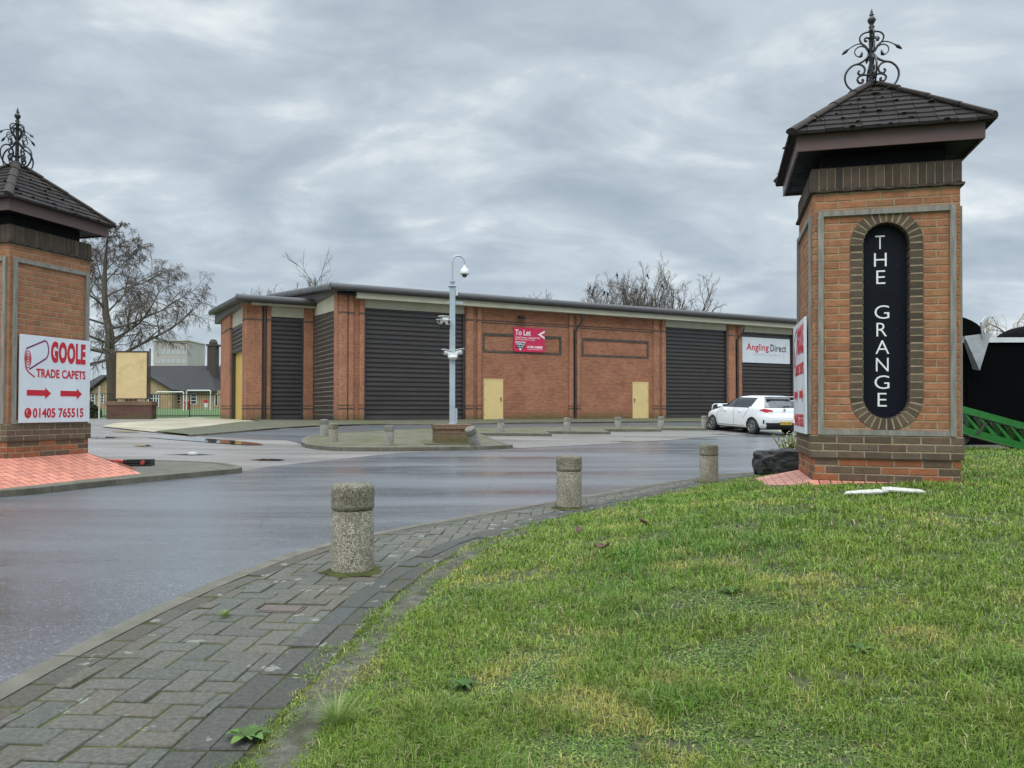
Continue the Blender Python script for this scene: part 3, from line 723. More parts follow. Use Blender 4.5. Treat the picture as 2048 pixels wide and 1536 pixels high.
def make_pillar(loc, rz, label, seed, roll=0.0, name_panel=False):
    rnd = random.Random(seed)
    root = thing('gate_pillar', label, 'pillar', loc, group='brick gate pillars at the entrance', rot=(0, roll, rz))
    # faces: front (-y), right (+x), back (+y), left (-x); T gives pillar coordinates
    FT = {'front': lambda x, o, z: (x - H2, -H2 - o, z), 'right': lambda x, o, z: (H2 + o, x - H2, z),
          'back': lambda x, o, z: (H2 - x, H2 + o, z), 'left': lambda x, o, z: (-H2 - o, H2 - x, z)}
    core = MB()
    c_ = H2 - .004
    core.box(-c_, c_, (-H2 + .15) if name_panel else -c_, c_, .0, 2.87)
    if name_panel:       # mortar front with the niche opening
        st = stadium(NR - .06, 14); rect = []
        st = [q.to_tuple() for a_, b2_ in zip(st, st[1:] + st[:1]) for q in [Vector(a_).lerp(Vector(b2_), i / (16 if abs(a_[1] - b2_[1]) > 1 else 1)) for i in range(16 if abs(a_[1] - b2_[1]) > 1 else 1)]]
        for x, z in st:
            dx, dz = x - NX, z - 1.58; k = 1e9
            if dx: k = min(k, ((W - .008 - NX) if dx > 0 else (NX - .008)) / abs(dx))
            if dz: k = min(k, ((2.87 - 1.58) if dz > 0 else 1.58) / abs(dz))
            rect.append((NX + dx * k, 1.58 + dz * k))
        n = len(st); T = FT['front']
        vs = [T(x, -.004, z) for x, z in st] + [T(x, -.004, z) for x, z in rect]
        core.add(vs, [(i, (i + 1) % n, n + (i + 1) % n, n + i) for i in range(n)])
        for x0, x1, z0, z1 in ((.008, .3, 0, .45), (.008, .3, 2.5, 2.87), (W - .3, W - .008, 0, .45), (W - .3, W - .008, 2.5, 2.87)):
            core.add([T(x0, -.006, z0), T(x1, -.006, z0), T(x1, -.006, z1), T(x0, -.006, z1)], [(0, 1, 2, 3)])
        core.box(-c_, -c_ + .05, -c_ + .004, -H2 + .15, 0, 2.87); core.box(c_ - .05, c_, -c_ + .004, -H2 + .15, 0, 2.87)
    bd = MB()
    b_ = H2 + .020
    core.box(-b_, b_, -b_, b_, .230, .445)
    core.build('mortar_core', 'mortar', root)
    base = MB(); band = MB(); shaft = MB(); sold = MB(); tim = MB()
    for k, T in FT.items():
        brickwork(base, 0, W, 0, .225, T, [tuple(q * f for q, f in zip(c, (.92, .75, .7))) for c in RED[:3]] + [DRK[3]], rnd)
        TB = (lambda T_: lambda x, o, z: T_(x, o, z))(T)
        brickwork(band, -.024, W + .024, .225, .45, TB, DRK, rnd, proud=.024)
        brickwork(shaft, 0, W, .45, 2.85, T, RED, rnd, hole=(NX, NR, NZ0, NZ1) if (name_panel and k == 'front') else None)
        # creasing course, slightly wavy
        n = 26
        for i in range(n):
            a, b = -.03 + (W + .06) * i / n, -.03 + (W + .06) * (i + 1) / n
            za, zb = .006 * math.sin(i * 1.7), .006 * math.sin((i + 1) * 1.7)
            vs = [T(a, -.02, 2.852), T(b, -.02, 2.852), T(b, .034, 2.862 + zb), T(a, .034, 2.862 + za), T(b, .034, 2.884 + zb), T(a, .034, 2.884 + za), T(b, -.02, 2.892), T(a, -.02, 2.892)]
            sold.add(vs, [(0, 1, 2, 3), (3, 2, 4, 5), (5, 4, 6, 7)], None, tuple(q * .8 for q in SLD[i % 3]))
        n = 18
        for i in range(n):
            a, b = -.010 + (W + .02) * i / n, -.010 + (W + .02) * (i + 1) / n - .011
            kk = rnd.uniform(.85, 1.15); cc = tuple(q * kk for q in rnd.choice(SLD))
            o = .012 + rnd.uniform(-.002, .002)
            vs = [T(a, -.02, 2.892), T(b, -.02, 2.892), T(b, -.02, 3.105), T(a, -.02, 3.105), T(a, o, 2.892), T(b, o, 2.892), T(b, o, 3.105), T(a, o, 3.105)]
            sold.add(vs, [(0, 1, 5, 4), (1, 2, 6, 5), (2, 3, 7, 6), (3, 0, 4, 7), (4, 5, 6, 7)], None, cc)
        # grey timber beading
        a0, a1, z0, z1, t_, d0, d1 = .048, 1.282, .452, 2.672, .052, -.01, .030
        for (xa, xb, za, zb, dd) in ((a0, a0 + t_, z0, z1, d1), (a1 - t_, a1, z0, z1, d1), (a0 + t_, a1 - t_, z0, z0 + t_, d1 - .004), (a0 + t_, a1 - t_, z1 - t_, z1, d1 - .004)):
            P8 = [T(x, o, z) for z in (za, zb) for o in (d0, dd) for x in (xa, xb)]
            tim.add(P8, [(0, 2, 3, 1), (4, 5, 7, 6), (0, 1, 5, 4), (2, 6, 7, 3), (0, 4, 6, 2), (1, 3, 7, 5)])
    base.build('base_brickwork', 'brick_attr', root); band.build('dark_brick_band', 'brick_attr', root)
    shaft.build('shaft_brickwork', 'brick_attr', root); sold.build('soldier_course', 'brick_attr', root)
    tim.build('timber_frame', 'grey_timber', root)
    md = MB(); c_ = H2 + .003; md.box(-c_, c_, -c_, c_, 2.87, 3.10); 
    md.build('soldier_mortar', 'mortar', root)
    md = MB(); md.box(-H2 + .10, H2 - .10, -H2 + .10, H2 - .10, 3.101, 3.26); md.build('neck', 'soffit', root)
    # roof
    o1, o2 = .166, .238
    f_ = H2 + o1
    fa = MB()
    for k in range(4):
        q = Matrix.Rotation(PI / 2 * k, 4, 'Z')
        fa.prism([(-f_, -f_), (f_, -f_), (f_ - .022, -f_ + .022), (-f_ + .022, -f_ + .022)], 3.245, 3.405, 'z')
        for i in range(len(fa.v) - 8, len(fa.v)): fa.v[i] = tuple(q @ Vector(fa.v[i]))
    fa.build('fascia', 'fascia', root)
    so = MB(); g = f_ - .024; nb = 18
    for i in range(nb):      # boarded soffit with open joints
        a, b = -g + 2 * g * i / nb, -g + 2 * g * (i + 1) / nb - .008
        so.box(-g, g, a, b, 3.262, 3.272)
    so.box(-g, g, -g, g, 3.274, 3.30)
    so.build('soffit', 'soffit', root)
    ti = MB(); e_ = H2 + o2; za, zr = 3.405, 4.175; rows = 10
    for k in range(4):
        q = Matrix.Rotation(PI / 2 * k, 4, 'Z')
        for r_ in range(rows):
            u0, u1 = r_ / rows, (r_ + 1.25) / rows
            y0, z0 = -e_ * (1 - u0), za + (zr - za) * u0
            y1, z1 = -e_ * (1 - min(u1, 1)), za + (zr - za) * min(u1, 1)
            w0 = e_ * (1 - u0); nt_ = max(1, round(2 * w0 / .165)); off_ = .5 if r_ % 2 else 0
            x = -w0 - off_ * .165
            while x < w0:
                xa, xb = max(x, -w0), min(x + .160, w0)
                if xb - xa > .015:
                    w1 = e_ * (1 - min(u1, 1))
                    ya_, yb_ = max(-w1, min(w1, xa)), max(-w1, min(w1, xb))
                    lf = .017 + rnd.uniform(-.003, .005); th = .015 + rnd.uniform(0, .004)
                    kk = rnd.uniform(.7, 1.35); cc = (.027 * kk, .022 * kk, .021 * kk)
                    
                    vs = [(xa, y0 - .010, z0 + lf), (xb, y0 - .010, z0 + lf + rnd.uniform(-.003, .003)), (yb_, y1, z1 + .004), (ya_, y1, z1 + .004),
                          (xa, y0 - .004, z0 + lf - th - .012), (xb, y0 - .004, z0 + lf - th - .012), (yb_, y1, z1 - .02), (ya_, y1, z1 - .02)]
                    ti.add([q @ Vector(v_) for v_ in vs], [(0, 1, 2, 3), (4, 5, 1, 0), (5, 6, 2, 1), (7, 4, 0, 3), (4, 7, 6, 5)], None, cc)
                x += .165
        # moss lumps in the laps
        for _ in range(34):
            r_ = rnd.randrange(0, rows); u0 = r_ / rows; w0 = e_ * (1 - u0)
            x = rnd.uniform(-w0 * .95, w0 * .95); y0 = -e_ * (1 - u0) - .006; z0 = za + (zr - za) * u0 + .022
            s_ = rnd.uniform(.008, .02)
            ti.lathe([(0.001, 0), (s_ * 1.6, s_ * .2), (s_ * 1.3, s_ * .7), (.001, s_)], 6, None, rnd.choice([(.07, .072, .028), (.09, .088, .05), (.045, .043, .03)]), mat=q @ Matrix.Translation((x, y0, z0)))
    ti.add([(-e_, -e_, za - .002), (e_, -e_, za - .002), (e_, e_, za - .002), (-e_, e_, za - .002), (0, 0, zr - .012)], [(3, 2, 1, 0), (0, 1, 4), (1, 2, 4), (2, 3, 4), (3, 0, 4)], None, (.03, .026, .025))
    rf = ti.build('tiled_roof', 'tile', root)
    hp = MB()
    for sx, sy in ((1, 1), (1, -1), (-1, 1), (-1, -1)):
        nh = 4
        for i in range(nh):
            a, b = i / nh, (i + 1.06) / nh
            p0 = Vector((sx * (e_ - .01) * (1 - a), sy * (e_ - .01) * (1 - a), za + (zr - za) * a + .012 + .014))
            p1 = Vector((sx * (e_ + .012) * (1 - min(1, b)), sy * (e_ + .012) * (1 - min(1, b)), za + (zr - za) * min(1, b) + .012))
            hp.tube([p0, p1], [.060, .052], 10, None, (.050, .042, .036), flat=.55)
    hp.build('hip_tile', 'tile', rf)
    # wrought iron finial
    fi = MB(); zb = 4.135
    fi.lathe([(.030, 0), (.026, .10), (.024, .30), (.030, .33), (.022, .38), (.022, .60), (.034, .615), (.020, .63), (.032, .655), (.016, .675), (.026, .69), (.044, .725), (.030, .755), (.012, .772), (.026, .785), (.010, .797), (.014, .812), (.003, .85)], 14, c=(0, 0, zb))
    for k in range(4):
        an = k * PI / 2
        for pts, r0, r1, lf in (
            ([(.02, .36), (.06, .31), (.12, .275), (.19, .255), (.245, .20), (.265, .13), (.245, .05), (.19, -.01), (.12, -.025), (.09, .0)], .012, .010, False),
            ([(.15, .268), (.10, .255), (.068, .215), (.075, .165), (.11, .148), (.135, .17), (.12, .195)], .010, .012, False),
            ([(.02, .13), (.07, .145), (.12, .135), (.142, .10), (.12, .062), (.09, .066), (.085, .09), (.10, .095)], .010, .014, False),
            ([(.02, .38), (.06, .455), (.11, .485), (.17, .475), (.235, .435), (.295, .385)], .010, .004, True),
            ([(.02, .40), (.06, .44), (.11, .458), (.155, .435), (.168, .39), (.14, .35), (.105, .352), (.095, .40)], .009, .004, True),
            ([(.01, .60), (.05, .602), (.09, .588), (.118, .55), (.108, .50), (.07, .455), (.03, .39)], .009, .010, False),
            ([(.02, .53), (.05, .545), (.07, .53), (.062, .505), (.045, .51)], .010, .012, False)):
            scroll(fi, [(r_, z) for r_, z in pts], r0, r1, lf, an)
    for v_ in range(len(fi.v)):
        x, y, z = fi.v[v_]
        if z < 2: fi.v[v_] = (x, y, z + zb)
    fi.build('finial', 'iron', root, smooth='all')
    # apron of red blocks sloping away from the foot
    ap = MB()
    D, dr = .88, .295
    for k in range(4):
        q = Matrix.Rotation(PI / 2 * k, 4, 'Z')
        nd = 4 if not name_panel else 3
        hipl = 1 if (name_panel or k in (0, 1)) else .12; hipr = 1 if (name_panel or k in (0, 3)) else .12
        Dk = D if not name_panel else .46; drk = dr if not name_panel else .15
        blk = Dk / nd
        for i in range(int((W + 2 * Dk) / .105) + 2):
            for j in range(nd + 1):
                xa = -H2 - Dk + i * .105; xb = xa + .093
                oa = (j - (.5 if i % 2 else 0)) * blk; ob = oa + blk - .012
                oa, ob = max(oa, .002), min(ob, Dk)
                if ob - oa < .02: continue
                P = [(xa, oa), (xb, oa), (xb, ob), (xa, ob)]
                P = [Vector((x, o, 0)) for x, o in P]
                P = clip(P, Vector((H2, 0, 0)), Vector((-1, hipr, 0)).normalized())
                if len(P) > 2: P = clip(P, Vector((-H2, 0, 0)), Vector((1, hipl, 0)).normalized())
                if len(P) < 3: continue
                kk = rnd.uniform(.85, 1.15); n = len(P)
                cc = tuple(u * kk for u in ((.50, .19, .13) if not name_panel or k != 3 else (.45, .21, .16)))
                top = [q @ Vector((v_.x, -H2 - v_.y, .0 - drk * v_.y / Dk)) for v_ in P]; bt = [v_ - Vector((0, 0, .05)) for v_ in top]
                ap.add(bt + top, [(i_, n + i_, n + (i_ + 1) % n, (i_ + 1) % n) for i_ in range(n)] + [tuple(range(n, 2 * n))[::-1]], None, cc)
        pl = [(-H2, 0), (H2, 0), (H2 + Dk * hipr, Dk), (-H2 - Dk * hipl, Dk)]
        ap.add([q @ Vector((x, -H2 - o, -.006 - drk * o / Dk)) for x, o in pl], [(3, 2, 1, 0)], None, (.045, .028, .02))
    ap.build('block_apron', 'apron_brick', root)
    if name_panel:
        T = FT['front']; ring = MB(); per = []
        L_ = NZ1 - NZ0; ro, ri = NR, .205
        pts = []
        na = 14; ns = 20
        for i in range(na): pts.append(('a', PI * i / na, PI * (i + 1) / na, 1))
        for i in range(ns): pts.append(('l', NZ1 - L_ * i / ns, NZ1 - L_ * (i + 1) / ns, -1))
        for i in range(na): pts.append(('a', PI + PI * i / na, PI + PI * (i + 1) / na, 0))
        for i in range(ns): pts.append(('l', NZ0 + L_ * i / ns, NZ0 + L_ * (i + 1) / ns, 1))
        for ty, a, b, sgn in pts:
            kk = rnd.uniform(.8, 1.2); cc = tuple(q * kk for q in rnd.choice([(.100, .075, .053), (.118, .086, .06), (.085, .066, .048)]))
            if ty == 'a':
                zc_ = NZ1 if sgn else NZ0; g_ = .024
                o4 = [(NX + r_ * math.cos(t_), zc_ + r_ * math.sin(t_)) for r_, t_ in ((ri, a + g_ * 1.5), (ro, a + g_), (ro, b - g_), (ri, b - g_ * 1.5))]
            else:
                g_ = .0075 * (1 if b > a else -1)
                o4 = [(NX + sgn * r_, t_) for r_, t_ in ((ri, a + g_), (ro, a + g_), (ro, b - g_), (ri, b - g_))]
            d = .006 + rnd.uniform(-.002, .002)
            vs = [T(x, -.125, z) for x, z in o4] + [T(x, d, z) for x, z in o4]
            ring.add(vs, [(0, 1, 5, 4), (1, 2, 6, 5), (2, 3, 7, 6), (3, 0, 4, 7), (4, 5, 6, 7)], None, cc)
        ring.build('arched_brick_ring', 'brick_attr', root)
        rm = MB(); so_, si_ = stadium(ro - .006, 14), stadium(ri + .008, 14); n = len(so_)
        rm.add([T(x, .003, z) for x, z in so_] + [T(x, .003, z) for x, z in si_] + [T(x, -.13, z) for x, z in si_], [(i, (i + 1) % n, n + (i + 1) % n, n + i) for i in range(n)] + [(n + i, n + (i + 1) % n, 2 * n + (i + 1) % n, 2 * n + i) for i in range(n)])
        rm.build('ring_mortar', 'mortar', root)
        pb = MB(); pb.prism([(x - H2, z) for x, z in stadium(.212, 16)], -H2 + .10, -H2 + .118, 'y')
        bo = pb.build('name_board', 'black_board', root)
        for x, z in ((.53, 2.12), (.80, 2.12), (.53, 1.98), (.80, 1.98), (.55, 1.5), (.79, 1.5)):
            sc = MB(); sc.lathe([(.006, 0), (.006, .004), (.001, .005)], 8, c=(0, 0, 0), mat=Matrix.Translation(T(x, -.10, z)) @ Matrix.Rotation(PI / 2, 4, 'X'))
            sc.build('screw', 'iron', bo)
        wd = {'T': .088, 'H': .115, 'E': .082, 'G': .135, 'R': .095, 'A': .125, 'N': .115}
        ax = {'T': .625, 'H': .628, 'E': .632, 'G': .642, 'R': .640, 'A': .646, 'N': .645}
        for i, ch in enumerate('THE GRANGE'):
            if ch == ' ': continue
            zt = 2.43 - .1735 * i; x = ax[ch] + .012 - H2
            if i == 9: x += .012
            text('letter', ch, x - wd[ch] / 2, x + wd[ch] / 2, zt - .134, zt, 'letter_white', bo, y=-H2 + .0985, bold=-.008)
    return root
pc = Vector((2.99, 7.67, 0)) + Vector((.966, -.257, 0)) * H2 + Vector((.257, .966, 0)) * H2
pr_ = make_pillar((pc.x, pc.y, .215), R(-14.9), 'brick gate pillar with the black arched name board, standing on the lawn', 3, roll=R(.5), name_panel=True)
ql = Vector((-6.655, 10.15, 0)) - Vector((.961, -.277, 0)) * H2 + Vector((.277, .961, 0)) * H2
pl_ = make_pillar((ql.x, ql.y, .275), R(-16.1), 'brick gate pillar on a red sloping block apron, white carpet shop board on its side', 4)

# ------------------------------------------------------------------ carpet shop boards
def carpet_sign(label, loc, rz, roll=0):
    r_ = thing('shop_sign', label, 'sign', loc, rot=(0, roll, rz), group='carpet shop boards on the gate pillars')
    sw, sh = 1.16, 1.19
    b = MB(); b.box(0, sw, -.025, 0, 0, sh); bd = b.build('board', 'sign_white', r_, bevel=.003)
    X = lambda t_: t_ * sw
    Z = lambda v_: (1 - v_) * sh
    text('shop_name', 'GOOLE', X(.412), X(.924), Z(.30), Z(.045), 'sign_red', bd, y=-.026, bold=.055, space=1.12)
    text('lettering', 'TRADE CAPETS', X(.213), X(.927), Z(.48), Z(.377), 'sign_red', bd, y=-.026, bold=.03, space=1.06)
    text('phone_number', '01405 765515', X(.174), X(.90), Z(.945), Z(.83), 'sign_red', bd, y=-.026, bold=.028, space=1.05)
    for t0, th, t1 in ((.09, .338, .42), (.555, .797, .874)):
        a = MB(); a.prism([(X(t0), Z(.69)), (X(th), Z(.69)), (X(th), Z(.727)), (X(t1), Z(.661)), (X(th), Z(.595)), (X(th), Z(.625)), (X(t0), Z(.625))], -.028, -.0255)
        a.build('arrow', 'sign_red', bd)
    ph = MB(); c = (X(.108), Z(.888)); rx, rz_ = X(.046), .070
    ph.prism([(c[0] + rx * math.cos(2 * PI * i / 28), c[1] + rz_ * math.sin(2 * PI * i / 28)) for i in range(28)], -.028, -.0255)
    pe = ph.build('phone_disc', 'sign_red', bd)
    hs = MB(); hs.tube([(c[0] - .018, -.029, c[1] + .042), (c[0] - .024, -.029, c[1] + .006), (c[0] - .008, -.029, c[1] - .024), (c[0] + .022, -.029, c[1] - .040)], [.011, .006, .006, .011], 6, flat=.25)
    hs.build('handset', 'letter_white', pe)
    ro = MB()
    def strip(pts, wd_):
        P = [Vector((X(a), Z(b_), 0)) for a, b_ in pts]
        l_, r2 = off(P, wd_ / 2), off(P, -wd_ / 2)
        for i in range(len(P) - 1):
            q = [l_[i], l_[i + 1], r2[i + 1], r2[i]]
            ro.add([(v_.x, -.0275, v_.y) for v_ in q], [(0, 1, 2, 3)])
    arc = [(.331, .047), (.352, .065), (.370, .10), (.379, .143), (.377, .19), (.366, .225), (.350, .252)]
    strip([(.078, .158), (.331, .047)], .022); strip(arc, .018); strip([(.350, .252), (.118, .392)], .022)
    ro.build('carpet_roll_outline', 'sign_purple', bd)
    ro = MB()
    sp = []
    for i in range(90):
        a = 2 * PI * i / 25; k = 1 - i / 95
        sp.append((.102 + .047 * k * math.cos(a + 1.9), .272 - .118 * k * math.sin(a + 1.9)))
    strip(sp, .011); strip([(.066, .34), (.078, .385), (.109, .425), (.193, .478)], .018)
    ro.build('carpet_spiral', 'sign_red', bd)
    return r_
def on_face(root, fx, fy, z):
    return root.matrix_basis @ Vector((fx, fy, z))
q = on_face(pl_, H2 + .034, -H2 + .125, .465)
carpet_sign('white carpet shop board with red arrows on the pillar at the left edge', q, R(-16.1) + PI / 2)
q = on_face(pr_, -H2 - .034, H2 - .07, .45)
carpet_sign('white carpet shop board seen edge-on beside the black name board', q, R(-14.9) - PI / 2, 0)

# ------------------------------------------------------------------ bollards
def bollard_mesh(mat, h, r_, seed, name='bollard_post'):
    rnd = random.Random(seed); mb = MB(); n = 40
    prof = [(r_ * .96, -.12), (r_ * 1.0, 0), (r_ * 1.0, .06), (r_, .2), (r_ * .99, h * .685), (r_ * .975, h * .695), (r_ * .93, h * .705)]
    mb.lathe(prof, n)
    return mb
def bollard(loc, label, group, mat, h=.5, r_=.119, tilt=None, seed=0):
    o = thing('bollard', label, 'bollard', loc, group=group, rot=tilt or (0, 0, seed * 1.7))
    p_ = bollard_mesh(mat, h, r_, seed).build('shaft', mat, o, smooth=True)
    if mat == 'aggregate' and loc[1] < 12:
        k_ = MB(); nn = 30; g = random.Random(seed); vs = [(0, 0, .03)]
        for q, (rr_, zz_) in enumerate(((r_ * .98, .020), (r_ * 1.12, .010), (r_ * 1.5, .0035))):
            for i in range(nn): f_ = 1 + (.16 * q) * g.uniform(-.6, .6); vs.append((rr_ * f_ * math.cos(2 * PI * i / nn), rr_ * f_ * math.sin(2 * PI * i / nn), zz_ * g.uniform(.8, 1.3)))
        k_.add(vs, [(1 + a * nn + i, 1 + (a + 1) * nn + i, 1 + (a + 1) * nn + (i + 1) % nn, 1 + a * nn + (i + 1) % nn) for a in range(2) for i in range(nn)])
        k_.build('moss_skirt', 'paver_bed', o)
    c = MB(); c.lathe([(r_ * .93, h * .703), (r_ * .93, h * .712), (r_ * 1.005, h * .722), (r_ * 1.015, h * .76), (r_ * 1.01, h * .93), (r_ * .985, h * .962), (r_ * .93, h * .985), (r_ * .7, h * 1.0), (.001, h * 1.008)], 40)
    c.build('cap', mat, o, smooth='all')
    return o
GB = 'stub concrete bollards'
bollard((-.905, 4.385, 0), 'largest pebbled concrete bollard, mossy, standing in the block paving by the drain cover', GB, 'aggregate', .50, .119, seed=1)
bollard((.535, 7.22, 0), 'pebbled bollard at the lawn edge, second in line after the large one', GB, 'aggregate', .49, .118, seed=2)
bollard((2.50, 9.78, 0), 'pebbled bollard at the pavement end beside the black stump', GB, 'aggregate', .478, .116, seed=3)
iz = lambda x, y: zg(x, y) + .1
for x, y, lb, sd_, m_ in ((-5.60, 22.95, 'clean pale bollard standing furthest back on the island tip', 4, 'aggregate_pale'), (-4.80, 20.68, 'grimy bollard in front of a paler one on the island tip', 5, 'aggregate'),
                      (-3.18, 19.92, 'pale bollard standing alone mid island, left of the camera post', 6, 'aggregate_pale')):
    bollard((x, y, iz(x, y)), lb, GB, m_, .49, .125, seed=sd_)
bollard((-.90, 19.60, iz(-.9, 19.6) - .03), 'bollard knocked over at a steep lean beside the brick plinth', GB, 'aggregate_pale', .56, .14, tilt=(R(24), R(-19), 0), seed=7)
for i, (x, y, lb) in enumerate(((-.38, 26.3, 'bollard before the left yellow door'), (1.99, 27.85, 'bollard before the downpipe of the brick wall'), (4.05, 29.4, 'bollard midway between the downpipe and the right yellow door'),
                              (5.93, 30.65, 'bollard just right of the right yellow door'), (8.02, 32.1, 'bollard next to the front wheel of the white car'))):
    bollard((x, y, iz(x, y)), lb, GB, 'aggregate_pale', .46, .125, seed=8 + i)

# ------------------------------------------------------------------ camera post on its brick plinth
px, py = -1.62, 20.85; pz = iz(px, py)
r_ = thing('brick_plinth', 'low brick plinth with a mossy coping carrying the camera post', 'plinth', (px, py, pz), R(14))
b = MB(); b.box(-.47, .47, -.47, .47, -.1, .38); b.build('brickwork', 'brick_dull', r_)
b = MB(); b.box(-.50, .50, -.50, .50, .381, .51); b.build('coping', 'brick_dull', r_, bevel=.01)
b = MB(); b.box(-.80, .66, -.66, .62, -.1, .025); b.build('footing', 'old_paving', r_, bevel=.01)
r_ = thing('camera_post', 'pale blue-grey steel camera post with a swan neck and dome camera', 'camera post', (px, py, pz + .51), R(10))
b = MB(); b.box(-.072, .072, -.072, .072, 0, 3.73); b.box(-.11, .11, -.11, .11, 3.731, 3.752); b.build('post', 'galv', r_, bevel=.012)
b = MB(); b.box(.073, .135, -.05, .05, .02, .42); b.build('access_hatch', 'galv', r_, bevel=.01)
b = MB(); b.box(-.10, .10, -.10, .10, 0.001, .02); b.build('base_plate', 'galv', r_)
b = MB(); b.lathe([(.05, 3.752), (.05, 3.85), (.08, 3.86), (.08, 3.88), (.02, 3.885)], 16)
arc = [(0, 0, 3.86), (0, 0, 4.2), (0, 0, 4.42)] + [(.165 - .165 * math.cos(PI * i / 10), 0, 4.42 + .165 * math.sin(PI * i / 10)) for i in range(1, 11)] + [(.33, 0, 4.36)]
b.tube(arc, .023, 10); b.build('swan_neck', 'galv', r_, smooth=True)
b = MB(); b.lathe([(.025, .22), (.03, .16), (.06, .13), (.10, .08), (.125, .02), (.128, -.03), (.12, -.045)][::-1], 20, c=(.33, 0, 4.13)); dm = b.build('dome_camera', 'cam_white', r_, smooth=True)
b = MB(); b.lathe([(.001, -.135), (.04, -.125), (.065, -.10), (.075, -.06), (.075, -.04)], 18, c=(.33, 0, 4.13)); b.build('dome_glass', 'car_glass', dm, smooth='all')
b = MB(); b.box(.084, .14, -.04, .04, 3.5, 3.66); b.build('junction_box', 'cam_white', r_)
b = MB(); b.box(-.14, -.084, -.03, .03, 3.27, 3.33); b.build('clamp_bar', 'galv', r_); b = MB(); b.box(.084, .28, -.03, .03, 3.27, 3.33); b.build('clamp_bar', 'galv', r_)
b = MB(); b.box(-.36, -.084, -.05, .05, 2.62, 2.68); b.build('bracket', 'black_plastic', r_)
def cam_head(x, y, z, az_, el, s_=1.0, n_='camera_head'):
    mt = Matrix.Translation((x, y, z)) @ Matrix.Rotation(az_, 4, 'Z') @ Matrix.Rotation(el, 4, 'X')
    b = MB(); b.lathe([(.05 * s_, -.09 * s_), (.062 * s_, -.07 * s_), (.062 * s_, .08 * s_), (.045 * s_, .10 * s_)], 14, mat=mt @ Matrix.Rotation(PI / 2, 4, 'X'))
    b.box(-.075 * s_, .075 * s_, -.13 * s_, .09 * s_, .055 * s_, .068 * s_, mat=mt)
    c = b.build(n_, 'cam_white', r_, smooth=True)
    g = MB(); g.lathe([(.001, .101 * s_), (.044 * s_, .1015 * s_), (.04 * s_, .108 * s_), (.001, .109 * s_)], 14, mat=mt @ Matrix.Rotation(PI / 2, 4, 'X')); g.build('lens', 'car_glass', c)
cam_head(-.33, -.06, 2.76, R(-25), 0); cam_head(-.20, -.02, 2.84, R(-60), 0, 1.3); cam_head(-.13, -.10, 2.74, R(10), 0)
cam_head(-.15, -.06, 1.93, R(-60), R(-10), 1.1); cam_head(.17, -.06, 1.95, R(55), R(-10), 1.15)
b = MB(); b.box(-.13, .13, -.16, -.084, 1.80, 1.92); b.lathe([(.07, 1.74), (.12, 1.78), (.13, 1.82), (.10, 1.86)], 14, c=(0, -.10, 0)); b.build('camera_collar', 'cam_white', r_, bevel=.01)

# ------------------------------------------------------------------ the trade unit building
BZ = R(27.87)
B = thing('trade_unit', 'long brown clad and red brick trade building with a low dark roof', 'building', (-7.15, 35.6, .37), BZ)
def bw(x, y, z): return B.matrix_basis @ Vector((x, y, z))
EV = 5.93
# brick walls (left as one mesh with the recessed panels)
b = MB()
for x0, x1 in ((5.42, 18.02), (22.72, 23.9), (28.3, 34.0)):
    b = MB(); b.box(x0, x1, 0.0, .35, -.2, 5.80); b.build('wall', 'brick_wall', B)
b = MB(); b.box(5.5, 18, .36, 12, -.1, 5.7); b.box(.2, 5.5, .4, 12, -.1, 5.7); b.box(18, 33.9, .4, 12, -.1, 5.7); b.build('inner_core', 'void', B)
# engaged piers with rounded brick corners
def pier(x0, x1, y0=-.13, y1=.05, z1=5.80, face='front'):
    r_ = min(.11, (x1 - x0) * .32); pts = [(x0, y1), (x0, y0 + r_)]
    for i in range(1, 6): a = PI + PI / 2 * i / 5; pts.append((x0 + r_ + r_ * math.cos(a), y0 + r_ + r_ * math.sin(a)))
    for i in range(0, 6): a = 1.5 * PI + PI / 2 * i / 5; pts.append((x1 - r_ + r_ * math.cos(a), y0 + r_ + r_ * math.sin(a)))
    pts.append((x1, y1))
    mb = MB(); mb.prism(pts, -.2, z1, 'z')
    p_ = mb.build('pier', 'brick_pier', B)
    for z0, z1_ in ((.56, .62), (.72, .77), (4.96, 5.05)):
        q = [(x + (.008 if x > (x0 + x1) / 2 else -.008), y - (.008 if y < y1 - .01 else 0)) for x, y in pts]
        g = MB(); g.prism(q, z0, z1_, 'z'); g.build('string_course', 'brick_trim', p_)
    return p_
for x0, x1 in ((-.90, -.48), (-.47, -.19), (.05, .31), (5.48, 5.92), (6.08, 6.33), (11.49, 11.77), (11.95, 12.21), (17.13, 17.56), (17.70, 18.02), (22.78, 23.34), (23.58, 23.87), (28.35, 28.8), (29.0, 29.3)):
    pier(x0, x1)
b = MB(); b.box(-.2, .06, -.02, .3, -.2, 5.8); b.box(-.86, .05, .06, .5, -.2, 5.8); b.build('corner_brickwork', 'brick_wall', B)
# string courses and dark brick panel frames on the walls
g = MB()
for x0, x1 in ((6.33, 11.49), (12.21, 17.13)):
    g.box(x0, x1, -.010, .02, 4.90, 4.95); g.box(x0, x1, -.010, .02, 5.02, 5.07)
for x0, x1 in ((6.42, 11.06), (12.33, 16.84)):
    z0, z1 = 3.42, 4.42; t_ = .115
    g.box(x0, x1, -.012, .02, z1 - t_, z1); g.box(x0, x1, -.012, .02, z0, z0 + t_); g.box(x0, x0 + t_, -.012, .02, z0 + t_, z1 - t_); g.box(x1 - t_, x1, -.012, .02, z0 + t_, z1 - t_)
    g.box(x0 + t_, x1 - t_, -.030, .01, z1 - t_ - .022, z1 - t_ - .001)
    g.box(x1 - t_ - .03, x1 - t_ - .001, -.022, .01, z0 + t_, z1 - t_ - .023)
g.build('brick_trim', 'brick_trim', B)
